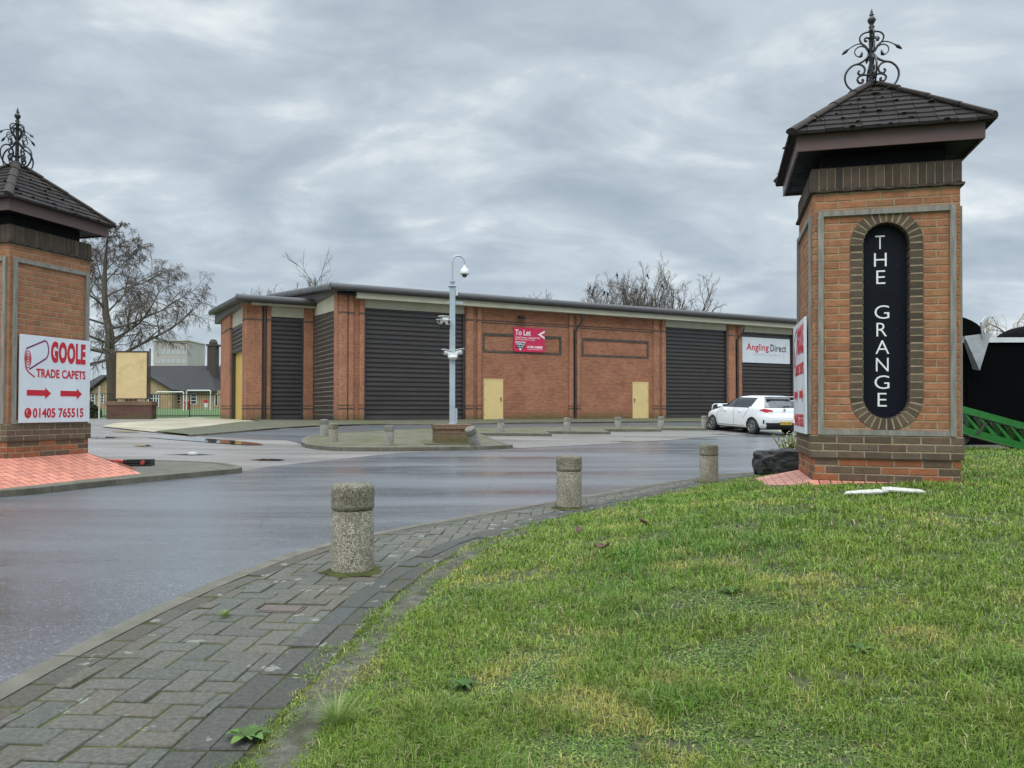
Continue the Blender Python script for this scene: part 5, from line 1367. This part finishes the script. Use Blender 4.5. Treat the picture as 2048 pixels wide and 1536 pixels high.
# birds in the left tree
rb = random.Random(2)
ref = None
for i, (u, v_) in enumerate(((1180, 576), (1189, 575), (1187, 583), (1185, 590), (1209, 585), (1216, 588), (1235, 550), (1250, 579), (1296, 551), (1326, 572))):
    d = 80; loc = ((u - 1024) / 1538 * d, d, EYE + (819 - v_) / 1538 * d)
    if ref is None:
        b = MB(); b.lathe([(.001, -.22), (.05, -.16), (.10, -.05), (.11, .04), (.08, .12), (.075, .17), (.05, .21), (.001, .22)], 8, mat=Matrix.Rotation(R(28), 4, 'Y'))
        b.box(-.20, -.08, -.03, .03, -.34, -.18, mat=Matrix.Rotation(R(10), 4, 'Y')); b.lathe([(.018, 0), (.001, .08)], 5, mat=Matrix.Translation((.13, 0, .19)) @ Matrix.Rotation(R(90), 4, 'Y'))
        o = b.build('perched_bird', 'bird_black', smooth='all'); ref = o
    else:
        o = ref.copy(); COL.objects.link(o)
    o.location = loc; o.rotation_euler = (0, 0, rb.uniform(0, 6.28))
    tag(o, 'small dark bird perched in the bare trees above the roof', 'bird', 'birds perched in the bare trees')

# ------------------------------------------------------------------ left background
r_ = thing('brick_plinth', 'dark brick plinth with a mossy coping under the blank board', 'plinth', (-22.15, 44.8, .37), R(2))
b = MB(); b.box(-1.28, 1.28, -.35, .35, -.5, .78); b.build('brickwork', 'brick_dark', r_)
b = MB(); b.box(-1.32, 1.32, -.39, .39, .781, 1.02); b.build('coping', 'brick_dull', r_, bevel=.02)
r_ = thing('blank_signboard', 'weathered blank cream board in a dark frame on a brick plinth', 'sign', (-22.15, 44.8, 1.39), R(2))
b = MB(); b.box(-.90, .86, -.03, .03, .18, 2.86); b.build('board', 'buff_board', r_)
b = MB(); b.box(-.98, -.90, -.05, .05, .12, 2.94); b.box(.86, .94, -.05, .05, .12, 2.94); b.box(-.90, .86, -.05, .05, .12, .18); b.box(-.90, .86, -.05, .05, 2.86, 2.94); b.build('frame', 'frame_brown', r_)
for x in (-.3, .25):
    b = MB(); b.box(x - .03, x + .03, -.03, .03, 0, .118); b.build('stub_post', 'frame_brown', r_)
b = MB(); b.box(.99, 1.05, -.04, .04, 0, 3.08); b.build('side_post', 'frame_brown', r_)
def railing(A, Bp, h, label, sp=.125, post=2.6):
    A = Vector(A); Bp = Vector(Bp); d = Bp - A; ln = d.length; an = math.atan2(d.y, d.x)
    z = .37
    o = thing('railing_fence', label, 'fence', (A.x, A.y, z), an, 'black railings along the far grass')
    b = MB()
    b.box(0, ln, -.02, .02, h - .12, h - .07); b.box(0, ln, -.02, .02, .10, .15)
    n = int(ln / sp)
    for i in range(n):
        x = sp * (i + .5); b.box(x - .010, x + .010, -.010, .010, .0, h)
    b.build('railing_panel', 'rail_black', o)
    x = 0
    while x <= ln + .1:
        b = MB(); b.box(x - .04, x + .04, -.04, .04, -.2, h + .08); b.build('post', 'rail_black', o); x += ln / max(1, round(ln / post))
    return o
railing((-34, 46.4), (-19.3, 53.0), 1.65, 'black railings along the far grass behind the blank board and the plinth', .15)
o = thing('galvanised_pole', 'slim pale galvanised pole by the railings left of the plinth', 'pole', (-24.85, 46.3, .37)); b = MB(); b.lathe([(.045, -.3), (.045, 1.88), (.05, 1.89), (.05, 1.93), (.001, 1.95)], 12); b.build('pole', 'rail_white', o, smooth=True)
def frame_goal(u0, u1, d, ztop, zb, label):
    o = thing('white_frame', label, 'goal frame', ((u0 - 1024) / 1538 * d, d, zb), group='white frames on the school field'); wd_ = (u1 - u0) / 1538 * d; h = ztop - zb
    b = MB(); b.tube([(0, 0, -.1), (0, 0, h - .1), (.1, 0, h), (wd_ - .1, 0, h), (wd_, 0, h - .1), (wd_, 0, -.1)], .075, 8); b.build('frame', 'rail_white', o)
frame_goal(312, 367, 92, EYE + 35 / 1538 * 92, .85, 'white tubular frame on the far field in front of the gable')
frame_goal(373, 421, 94, EYE + 38 / 1538 * 94, .85, 'white tubular frame on the far field, nearer the brick pier')
# school
def P115(u, d=115.): return (u - 1024) / 1538 * d
def Z115(v_, d=115.): return EYE + (819 - v_) / 1538 * d
s_ = thing('school_building', 'low buff brick school with dark slate roofs and gables', 'building', (P115(340), 115, 1.0))
ox, oz = P115(340), 1.0
SX = lambda u: P115(u) - ox
SZ = lambda v_: Z115(v_) - oz
b = MB(); b.box(SX(150), SX(470), .0, 9, -.5, SZ(781)); b.build('wall', 'brick_buff', s_)
def gable(u0, u1, ua, ve, va, y0):
    b = MB(); b.prism([(SX(u0), -.3), (SX(u1), -.3), (SX(u1), SZ(ve)), (SX(ua), SZ(va)), (SX(u0), SZ(ve))], y0, y0 + 5, 'y'); b.build('gable_wall', 'brick_buff', s_)
    b = MB(); dx = .35
    for a, c in ((u0, ua), (u1, ua)):
        sg = -1 if a < c else 1
        x0, z0, x1, z1 = SX(a) + sg * dx, SZ(ve) - .15, SX(c), SZ(va) + .05
        b.prism([(x0, z0), (x1, z1), (x1, z1 + .28), (x0, z0 + .22)], y0 - .5, y0 + 8, 'y')
    b.build('gable_roof', 'slate', s_)
gable(285, 356, 316, 781, 758, -2.2); gable(196, 262, 228, 783, 757, -2.0)
def hip(u0, u1, ur0, ur1, ve, vr, y0, y1):
    b = MB(); e = [(SX(u0), y0, SZ(ve)), (SX(u1), y0, SZ(ve)), (SX(u1), y1, SZ(ve)), (SX(u0), y1, SZ(ve))]; ym = (y0 + y1) / 2
    rg = [(SX(ur0), ym, SZ(vr)), (SX(ur1), ym, SZ(vr))]
    b.add(e + rg + [(x, y, z - .2) for x, y, z in e], [(0, 1, 5, 4), (1, 2, 5), (2, 3, 4, 5), (3, 0, 4), (6, 7, 1, 0), (7, 8, 2, 1), (8, 9, 3, 2), (9, 6, 0, 3), (9, 8, 7, 6)]); return b.build('roof', 'slate', s_)
rf = hip(262, 434, 270, 391, 782, 728, -.6, 9.6); hip(150, 268, 170, 215, 782, 747, -.7, 9.4); rf2 = hip(385, 520, 408, 500, 783, 711, 2.5, 14)
b = MB(); b.box(SX(395), SX(412), 3.5, 5, SZ(770), SZ(684)); b.box(SX(393), SX(415.5), 3.4, 5.1, SZ(688), SZ(684)); ch = b.build('chimney', 'sooty_brick', rf)
b = MB(); b.lathe([(.62, 0), (.64, .3), (.55, .45), (.5, .62), (.3, .78), (.1, .82)], 14, c=(SX(404), 4.2, SZ(684))); b.build('chimney_pot', 'sooty_brick', ch)
def win(u0, u1, v0, v1, nx_, nz_, y0, sill=True):
    x0, x1, z1, z0 = SX(u0), SX(u1), SZ(v0), SZ(v1)
    b = MB(); b.box(x0, x1, y0 - .03, y0 + .02, z0, z1); o = b.build('window', 'glass_dark', s_)
    b = MB(); t_ = .09
    for i in range(nx_ + 1): x = x0 + (x1 - x0) * i / nx_; b.box(x - t_ / 2, x + t_ / 2, y0 - .08, y0 - .032, z0, z1)
    for i in range(nz_ + 1): z = z0 + (z1 - z0) * i / nz_; b.box(x0, x1, y0 - .075, y0 - .034, z - t_ / 2, z + t_ / 2)
    b.build('window_frame', 'window_frame', o)
win(311, 331, 789, 814, 2, 3, -2.2); win(347, 361, 788, 807, 1, 3, -.0); win(382, 393, 787, 808, 1, 3, 0); win(180, 192, 789, 807, 1, 3, 0); win(198, 204, 789, 808, 1, 3, -2.0); win(216, 222, 789, 806, 1, 3, -2.0); win(430, 436, 788, 812, 1, 1, 0)
b = MB(); b.box(SX(305), SX(310), -2.26, -2.21, SZ(770.5), SZ(768)); b.build('wall_lamp', 'window_frame', s_)
nb_ = thing('notice_board', 'small red and white notice on the far school fence', 'sign', (P115(412, 100), 100, .95)); b = MB(); b.box(-.2, .2, -.03, .03, .25, .8); b.box(-.04, .04, .03, .08, -.2, 1.15); b.build('white_panel', 'sign_white', nb_); b = MB(); b.box(-.24, .24, -.03, .03, .81, 1.2); b.build('red_panel', 'sign_red', nb_)
nb_ = thing('bin', 'small dark red bin on the far field below the white frame', 'bin', (P115(372, 100), 100, .85)); b = MB(); b.lathe([(.30, 0), (.36, .1), (.38, 1.1), (.40, 1.15), (.3, 1.3), (.001, 1.32)], 14); b.build('body', 'red_plastic', nb_, smooth=True); b = MB(); b.box(-.2, .2, -.40, -.37, .95, 1.05); b.build('slot', 'void', nb_)
# pale slab block far behind
d = 210.
T_ = thing('apartment_block', 'pale far-off block of flats seen through the bare branches', 'building', (P115(345, d), d, .8))
b = MB(); x0, x1 = P115(306, d) - P115(345, d), P115(374, d) - P115(345, d); b.box(x0, x1, 0, 12, -1, Z115(682, d) - .8); b.build('wall', 'far_render', T_)
for i in range(6):
    for j in range(2):
        xa = x0 + .8 + (x1 - x0 - 1) * i / 6; za = Z115(700 + 18 * j, d) - .8
        b = MB(); b.box(xa, xa + 1.1, -.05, .05, za - 1.2, za); b.build('window', 'sign_grey', T_)
b = MB(); b.box(x0 - .2, x1 + .2, -.25, 12.2, Z115(682, d) - .8 + .01, Z115(680, d) - .8); b.build('roof', 'cream', T_)
# hedges and far trees at the horizon
def bush(label, loc, sx, sy, sz, seed, col, group):
    rnd = random.Random(seed); mb = MB()
    for i in range(2600):
        a, u = rnd.uniform(0, 2 * PI), rnd.random(); ph = math.acos(1 - u)
        k = rnd.uniform(.72, 1.04) + .16 * math.sin(3 * a + seed) * math.sin(4 * ph)
        p_ = Vector((math.cos(a) * math.sin(ph) * sx * k, math.sin(a) * math.sin(ph) * sy * k, math.cos(ph) * sz * k + .05))
        s1 = rnd.uniform(.06, .15); n_ = Vector((rnd.gauss(0, 1), rnd.gauss(0, 1), rnd.gauss(0, 1))).normalized(); t1_ = n_.orthogonal().normalized() * s1; t2_ = n_.cross(t1_) * .7
        kk = rnd.uniform(.6, 1.4); c = tuple(q * kk for q in col)
        mb.add([p_ - t1_, p_ + t2_, p_ + t1_, p_ - t2_], [(0, 1, 2, 3)], None, c)
    o = thing('hedge_bush', label, 'bush', loc, group=group); mb.build('foliage', 'leaf_var', o, uv=False)
    b = MB(); [b.tube([(0, 0, -.2), (sx * .5 * math.cos(k), sy * .5 * math.sin(k), sz * .6)], [.05, .015], 5) for k in range(5)]; b.build('stems', 'bark', o)
bush('dark low bush at the railings, just right of the left pillar', (-26.3, 47.3, .37), .9, .6, .95, 3, (.045, .055, .025), None)

# ------------------------------------------------------------------ right edge: black container, hopper, green frame
r_ = thing('black_container', 'tall black metal container with pale rim and arched lids at the right edge', 'container', (10.9, 15.35, .2), R(-2))
b = MB(); b.box(-2.7, 6.5, 0, 2.6, -.05, 2.06); b.build('body', 'black_box', r_)
b = MB(); b.box(-2.74, 6.54, -.05, 2.64, 2.061, 2.16); b.build('rim', 'white_lip', r_)
for cx_ in (-2.35, 1.05, 4.6):
    b = MB(); w_ = .95; b.prism([(cx_ - w_, 2.162)] + [(cx_ + w_ * math.cos(PI - PI * i / 20), 2.17 + .48 * math.sin(PI * i / 20)) for i in range(21)] + [(cx_ + w_, 2.162)], .0, 2.4, 'y'); b.build('arched_lid', 'black_box', r_)
for x in (-1.75, .4, 2.6):
    b = MB(); b.box(x - .035, x + .035, -.03, -.001, 0, 2.06); b.build('wall_rib', 'black_box', r_)
r_ = thing('metal_chute', 'pointed silver metal chute hung on the black container', 'chute', (9.12, 15.05, 1.6), R(-4))
b = MB()
b.add([(-.25, -.02, .76), (.26, -.02, .82), (0, -.08, 0.08), (-.2, .18, .76), (.21, .18, .82), (0, .18, .12)], [(0, 2, 1), (3, 4, 5), (0, 1, 4, 3), (1, 2, 5, 4), (2, 0, 3, 5)]); b.build('cone', 'silver', r_)
b = MB(); b.tube([(.05, -.05, 1.02), (.08, -.06, .72)], .02, 8); b.tube([(.05, -.05, 1.02), (.16, -.03, 1.14)], .014, 8); b.build('handle', 'silver', r_)
r_ = thing('green_frame', 'bright green slatted metal ramp frame sloping down behind the pillar', 'ramp frame', (7.3, 13.35, .2), R(2))
b = MB()
def slope(x): return .80 - .265 * x
b.prism([(-.6, slope(-.6)), (3.4, slope(3.4)), (3.4, slope(3.4) + .11), (-.6, slope(-.6) + .11)], -.06, .16, 'y'); b.build('top_rail', 'green_paint', r_, bevel=.02)
b = MB(); b.prism([(-.6, slope(-.6) - .36), (3.4, slope(3.4) - .36), (3.4, slope(3.4) - .24), (-.6, slope(-.6) - .24)], -.05, .15, 'y'); b.build('bottom_rail', 'green_paint', r_, bevel=.02)
for i in range(14):
    x = -.55 + .27 * i
    b = MB(); b.prism([(x, slope(x) - .005), (x + .035, slope(x + .03) - .005), (x + .31, slope(x + .3) - .235), (x + .20, slope(x + .2) - .235)], -.045, .14, 'y'); b.build('slat', 'green_paint', r_, bevel=.006)
b = MB(); b.prism([(.42, slope(.42) - .37), (.72, slope(.72) - .37), (.40, -.1), (.18, -.1)], .03, .13, 'y'); b.build('leg', 'dark_wood', r_)
b = MB(); b.prism([(.86, .46), (.93, .50), (.78, .30), (.72, .30)], -.075, -.056, 'y'); b.build('brace', 'dark_wood', r_)
b = MB(); b.prism([(2.5, slope(2.5) - .37), (2.65, slope(2.65) - .37), (2.6, -.15), (2.45, -.15)], .03, .13, 'y'); b.build('leg', 'dark_wood', r_)
r_ = thing('timber_edging', 'low timber edging board between the lawn and the black container', 'edging', (6.2, 14.12, .2), R(-.5))
b = MB(); [b.box(2.2 * i, 2.2 * i + 2.19, 0, .05, -.1, .062 + .006 * (i % 2)) for i in range(3)]; b.build('boards', 'grey_timber', r_)

# ------------------------------------------------------------------ stump, shrub, broken board, oddments
def lump(seed, sx, sy, sz, n=3, amp=.25, fr=2.2):
    bm = bmesh.new(); bmesh.ops.create_icosphere(bm, subdivisions=n + 1, radius=1.0)
    for v_ in bm.verts:
        c = v_.co.copy(); k = 1 + amp * noise.noise(c * fr + Vector((seed, 0, 0))) + amp * .4 * noise.noise(c * fr * 3 + Vector((0, seed, 0)))
        c = Vector((math.copysign(abs(c.x) ** .6, c.x), math.copysign(abs(c.y) ** .7, c.y), math.copysign(abs(c.z) ** .6, c.z)))
        v_.co = Vector((c.x * sx * k, c.y * sy * k, c.z * sz * k))
    return bm
bm = lump(6, .40, .25, .20, 4, .16, 2.4)
for v_ in bm.verts: v_.co.z += .014 * math.sin(v_.co.z * 55 + v_.co.x * 6) + .012 * noise.noise(Vector((v_.co.x * 5, v_.co.y * 5, v_.co.z * 40)))
me = bpy.data.meshes.new('stump'); bm.to_mesh(me); bm.free(); me.materials.append(MATS['bog_wood'])
o = bpy.data.objects.new('tree_stump', me); COL.objects.link(o); o.location = (3.78, 10.75, .175); o.rotation_euler = (0, R(-6), R(8))
tag(o, 'charred black lump of old wood lying beside the pillar with the name board', 'stump')
r_ = thing('variegated_shrub', 'small yellow and green leafy shrub behind the black stump', 'shrub', (4.02, 11.1, .1))
rnd = random.Random(8); mb = MB(); st = MB()
for i in range(46):
    az_, el = rnd.uniform(0, 2 * PI), R(rnd.uniform(40, 88)); ln = rnd.uniform(.30, .58)
    tip = Vector((math.cos(az_) * math.cos(el) * ln * .8, math.sin(az_) * math.cos(el) * ln * .8, math.sin(el) * ln))
    st.tube([(tip.x * .1, tip.y * .1, 0), tip * .6 + Vector((0, 0, .02)), tip], [.006, .005, .003], 4)
    for k in range(9):
        u = .45 + .55 * k / 8; p_ = tip * u; dr = Vector((rnd.gauss(0, 1), rnd.gauss(0, 1), rnd.uniform(-.1, .9))).normalized(); l_ = rnd.uniform(.035, .06); sd_ = dr.orthogonal().normalized() * l_ * .3
        c = rnd.choice([(.10, .17, .03), (.38, .36, .10), (.45, .42, .16), (.07, .12, .02), (.22, .27, .06)])
        mb.add([p_, p_ + dr * l_ * .5 + sd_, p_ + dr * l_, p_ + dr * l_ * .5 - sd_], [(0, 1, 2, 3)], None, c)
mb.build('foliage', 'leaf_var', r_, uv=False); st.build('stems', 'twig', r_)
def on_lawn(x, y, dz=0): return (x, y, zlawn(x, y) + dz)
r_ = thing('broken_board', 'long split piece of white board lying in the grass below the name pillar', 'board', on_lawn(2.93, 6.35, .03), R(9), 'white board pieces in the grass', rot=(R(6), R(-2), R(9)))
b = MB(); b.prism([(-.24, -.04), (.08, -.06), (.17, -.03), (.13, .045), (-.06, .05), (-.17, .03)], 0, .012, 'z'); b.build('board', 'white_wood', r_)
r_ = thing('broken_board', 'wedge-shaped piece of white board on the grass, right of the longer one', 'board', on_lawn(3.22, 6.42, .035), 0, 'white board pieces in the grass', rot=(R(10), R(3), R(-4)))
b = MB(); b.prism([(-.14, -.03), (.10, -.04), (.21, -.02), (.19, .05), (-.05, .075), (-.12, .05)], 0, .012, 'z'); b.build('board', 'white_wood', r_)
# stop-valve cover among the blocks
r_ = thing('valve_cover', 'small rusty rectangular valve cover set in the block paving', 'cover', (-1.06, 3.56, .0), R(-4))
b = MB(); b.box(-.10, .10, -.062, -.052, -.02, .004); b.box(-.10, .10, .052, .062, -.02, .004); b.box(-.10, -.092, -.052, .052, -.02, .004); b.box(.092, .10, -.052, .052, -.02, .004); b.build('frame', 'rust', r_)
b = MB(); b.box(-.088, .088, -.048, .040, -.02, .008); b.build('lid', 'rust', r_, bevel=.003)
# road barrier foot by the left apron
r_ = thing('barrier_foot', 'black plastic barrier foot with a red strut on the left pavement', 'barrier foot', (-6.40, 12.78, zg(-6.2, 12.8) + .085), R(8))
b = MB(); b.box(-.02, .42, -.11, .11, 0, .03)
for i in range(9):
    b.box(-.02 + .0525 * i, -.02 + .0525 * i + .018, -.10, .10, .03, .10)
b.box(-.02, .42, -.012, .012, .03, .10); b.box(-.02, .42, -.105, -.088, .05, .07); b.box(-.02, .42, -.105, -.088, .09, .105); b.box(-.02, .42, .088, .105, .03, .105)
b.build('foot', 'black_plastic', r_, bevel=.006)
b = MB(); b.lathe([(.03, 0), (.035, .02), (.035, .04), (.001, .042)], 12, mat=Matrix.Translation((.29, -.085, .06)) @ Matrix.Rotation(PI / 2, 4, 'X')); b.build('reflector', 'red_plastic', r_, smooth=True)
b = MB(); b.tube([(-.32, .05, .09), (-.12, .02, .075), (.0, 0, .06)], [.02, .035, .035], 10); b.build('strut', 'red_plastic', r_, smooth=True)
r_ = thing('litter', 'scrap of white litter on the wet yard beyond the left pavement', 'litter', (-7.25, 17.5, zg(-7.2, 17.5) + .02)); b = MB(); b.prism([(-.10, -.05), (.06, -.06), (.10, .03), (-.04, .07)], 0, .03, 'z'); b.build('scrap', 'litter_white', r_)
# dead leaves on the lawn
for i, (x, y, lb) in enumerate(((.45, 5.25, 'curled brown leaf on the lawn near the path edge'), (.90, 5.3, 'upright dark leaf on the lawn, rightmost of the three'), (.53, 4.5, 'crumpled brown leaf on the lawn, nearest of the three'))):
    rnd = random.Random(i + 40); mb = MB(); n = 7; vs = []
    for a in range(n):
        for c in range(3):
            u = a / (n - 1); wd_ = .026 * math.sin(PI * min(.98, u + .08)); vs.append(((c - 1) * wd_, -.045 + .09 * u, .018 * abs(c - 1) + .02 * math.sin(u * 4 + i) + rnd.uniform(0, .004)))
    mb.add(vs, [(a * 3 + c, a * 3 + c + 1, a * 3 + c + 4, a * 3 + c + 3) for a in range(n - 1) for c in range(2)])
    o = mb.build('dead_leaf', 'dead_leaf', smooth='all'); o.location = on_lawn(x, y, .035); o.rotation_euler = (R(30 if i != 1 else 70), R(10), i * 2.1)
    md = o.modifiers.new('thick', 'SOLIDIFY'); md.thickness = .0015
    tag(o, lb, 'leaf', 'dead leaves on the lawn')
# plants on the paving edge
def rosette(name, label, loc, n, ln, wd_, lift, seed, group=None, cols=((.16, .28, .07), (.20, .33, .09), (.12, .22, .05)), mat='leaf_var'):
    rnd = random.Random(seed); mb = MB()
    for i in range(n):
        az_ = 2 * PI * i / n + rnd.uniform(-.4, .4); l_ = ln * rnd.uniform(.6, 1.1); c = rnd.choice(cols); vs = []; m_ = 6
        ca, sa = math.cos(az_), math.sin(az_)
        for a in range(m_):
            u = a / (m_ - 1); r_ = l_ * u; z = lift * math.sin(u * 2.2) * rnd.uniform(.9, 1.1); w_ = wd_ * math.sin(PI * min(.97, .12 + u * .85)) ** .8 * (1 + .15 * math.sin(u * 16))
            for sgn in (-1, 0, 1): vs.append((ca * r_ - sa * w_ * sgn, sa * r_ + ca * w_ * sgn, z + abs(sgn) * w_ * .3))
        mb.add(vs, [(a * 3 + k, a * 3 + k + 1, a * 3 + k + 4, a * 3 + k + 3) for a in range(m_ - 1) for k in (0, 1)], None, tuple(q * rnd.uniform(.9, 1.1) for q in c))
    o = mb.build(name, mat, smooth='all', uv=False); o.location = loc; return tag(o, label, 'plant', group)
rosette('seedling_plant', 'broad-leaved pale green seedling growing on the paving at the bottom edge', (-.735, 2.16, .005), 9, .066, .016, .016, 5, None, ((.07, .12, .03), (.09, .15, .04), (.06, .10, .025)))
for i, (x, y, lb) in enumerate(((1.15, 2.55, 'flat rosette weed in the lawn nearest the camera'), (-.15, 2.45, 'flat rosette weed in the lawn beside the paving edge'), (.95, 3.35, 'dark rosette weed in the lawn, in line with the middle bollard'))):
    rosette('rosette_weed', lb, on_lawn(x, y, .004), 12, .060, .008, .018, 60 + i, 'rosette weeds in the lawn', ((.05, .10, .022), (.07, .13, .028), (.045, .085, .02)))
def tuft_mesh(seed, n, h, r_):
    rnd = random.Random(seed); mb = MB()
    for i in range(n):
        az_ = rnd.uniform(0, 2 * PI); b0 = Vector((math.cos(az_), math.sin(az_), 0)) * r_ * rnd.random(); az2 = az_ + rnd.uniform(-.6, .6); l_ = h * rnd.uniform(.5, 1.15); le = rnd.uniform(.3, 1.2)
        sd_ = Vector((-math.sin(az2), math.cos(az2), 0)) * .0016; vs = []
        for a in range(4):
            u = a / 3; p_ = b0 + Vector((math.cos(az2), math.sin(az2), 0)) * l_ * le * u * u * .8 + Vector((0, 0, l_ * (u - .35 * le * u * u)))
            k = 1 - u * .9; vs += [p_ - sd_ * k, p_ + sd_ * k]
        c = rnd.choice([(.15, .25, .05), (.22, .31, .08), (.11, .20, .04), (.34, .33, .14)])
        mb.add(vs, [(a * 2, a * 2 + 1, a * 2 + 3, a * 2 + 2) for a in range(3)], None, c)
    return mb
for i, (x, y, h, n, lb) in enumerate(((-.50, 2.22, .11, 260, 'large spiky grass tuft where the lawn meets the paving at the bottom'), (-.30, 3.02, .07, 160, 'grass tuft at the lawn edge beside the dry yellow patch'), (-1.27, 3.42, .035, 90, 'tiny grass tuft growing in the paving near the rusty cover'))):
    o = tuft_mesh(80 + i, n, h, .05 if i < 2 else .02).build('grass_tuft', 'grass_blade', uv=False); o.location = (x, y, 0.005); tag(o, lb, 'grass tuft', 'grass tufts')

# ------------------------------------------------------------------ lawn grass (uncountable)
def fbm(x, y, f, seed): return noise.fractal((x * f + seed, y * f, seed * .7), 1.0, 2.0, 3)
rng = np.random.default_rng(7)
NB = 680000
r0, r1 = 1.25, 17.5
rad_ = r0 * (r1 / r0) ** rng.random(NB); th_ = R(90) - R(64) + R(98) * rng.random(NB)
bx, by = rad_ * np.cos(th_), rad_ * np.sin(th_)
keep = []; zz = []; cc = []; hh = []
for i in range(NB):
    x, y = bx[i], by[i]
    if y > 14.1 or y < .3: continue
    xe = xin(y) if y < 11.8 else 3.9 + (y - 10.9) * 1.35
    e = x - xe + .05 + .10 * noise.noise((x * 3, y * 3, 1)) + .08 * noise.noise((x * 9, y * 9, 4))
    if e < -.03: continue
    q = Vector((x, y, 0))
    # not inside the pillar or its apron
    lx = (x - pc.x) * .966 - (y - pc.y) * .257; ly = (x - pc.x) * .257 + (y - pc.y) * .966
    if abs(lx) < H2 + .01 and abs(ly) < H2 + .01: continue
    if -H2 - .42 < lx < H2 * .35 and -H2 - .30 < ly < H2 + .4 and not (lx > -H2 + .3 and ly < -H2 - .12): continue
    dry = .6 * fbm(x, y, 1.3, 3.0) + .55 * fbm(x, y, 4.2, 6.0) + rng.normal(0, .12); bare = .75 * fbm(x, y, 2.6, 9.0) + .5 * fbm(x, y, 9, 2.0); lush = .6 * fbm(x, y, .8, 5.0) + .6 * fbm(x, y, 3.1, 8.0)
    if e < .12 and rng.random() < .45 - e * 3: continue
    tall = fbm(x, y, 4.6, 11.0); clov = .5 * fbm(x, y, 3.3, 15.0) + rng.random() * .36
    if bare > .52 and y < 6 and rng.random() < .8: continue
    if e > 11: continue
    near = max(0, min(1, (y - 2) / 5))
    g = .5 + .5 * lush
    c = np.array((.195, .252, .028)) * (1 - g) + np.array((.085, .178, .018)) * g
    if dry > .12: c = c * (1 - min(1, (dry - .12) * 2.6) * .8) + np.array((.40, .34, .09)) * min(1, (dry - .12) * 2.6) * .8
    c = c * (1 + .12 * near * np.array((.2, 1.3, .2)))
    if tall > .1: c = c * (1 - .15 * min(1, (tall - .1) * 3))
    if clov > .28: c = np.array((.095, .155, .028)) * rng.uniform(.8, 1.5)
    u = rng.random()
    if u < .07: c = np.array((.36, .31, .15))
    elif u < .15: c = np.array((.20, .27, .06))
    c = c * rng.uniform(.6, 1.4)
    keep.append(i); zz.append(zlawn(x, y)); cc.append(c)
    hh.append((.021 + .016 * near + .022 * max(0, lush) + .010 * min(1, e * 2)) * rng.uniform(.55, 1.35) * (.65 if dry > .25 else 1) * (1 + .7 * max(0, tall)) * (.35 if clov > .28 else 1))
keep = np.array(keep); n = len(keep); clv = np.array(hh) < .013
P0 = np.stack([bx[keep], by[keep], np.array(zz)], 1); h = np.array(hh); c3 = np.array(cc)
az_ = rng.random(n) * 2 * PI; lean = np.where(clv, rng.uniform(1.5, 2.6, n), rng.uniform(.3, 1.9, n)); dist = rad_[keep]
wdt = .00115 * np.maximum(1, dist / 2.0) ** .85 * rng.uniform(.7, 1.4, n) * np.where(clv, 2.6, 1.0)
dirv = np.stack([np.cos(az_), np.sin(az_), np.zeros(n)], 1)
az2 = az_ + PI / 2 + rng.normal(0, .5, n); sidev = np.stack([np.cos(az2), np.sin(az2), np.zeros(n)], 1) * wdt[:, None]
V = np.empty((n, 5, 3), np.float32)
mid = P0 + dirv * (h * lean * .28)[:, None]; mid[:, 2] += h * (.66 - .14 * lean)
tip = P0 + dirv * (h * lean * .95)[:, None]; tip[:, 2] += h * np.maximum(.12, 1.05 - .45 * lean)
P0[:, 2] -= .004
V[:, 0] = P0 - sidev; V[:, 1] = P0 + sidev; V[:, 2] = mid - sidev * .75; V[:, 3] = mid + sidev * .75; V[:, 4] = tip
base = (np.arange(n) * 5)[:, None]
quads = (base + np.array([0, 1, 3, 2])).astype(np.int32); tris = (base + np.array([2, 3, 4])).astype(np.int32)
me = bpy.data.meshes.new('grass'); me.vertices.add(n * 5); me.vertices.foreach_set('co', V.ravel())
me.loops.add(n * 7); me.polygons.add(n * 2)
li = np.concatenate([quads, tris], 1).ravel(); me.loops.foreach_set('vertex_index', li)
st_ = np.stack([np.arange(n) * 7, np.arange(n) * 7 + 4], 1).ravel().astype(np.int32); me.polygons.foreach_set('loop_start', st_)
try: me.polygons.foreach_set('loop_total', np.tile(np.array([4, 3], np.int32), n))
except Exception: pass
ca = me.color_attributes.new('Col', 'FLOAT_COLOR', 'POINT'); arr = np.ones((n, 5, 4), np.float32); arr[:, :, :3] = c3[:, None, :]
arr[:, 4, :3] *= 1.15
ca.data.foreach_set('color', arr.ravel()); me.materials.append(MATS['grass_blade']); me.update(calc_edges=True); me.validate()
o = bpy.data.objects.new('grass', me); COL.objects.link(o)
tag(o, 'short patchy green lawn grass with yellowish dry spots', 'grass', kind='stuff')
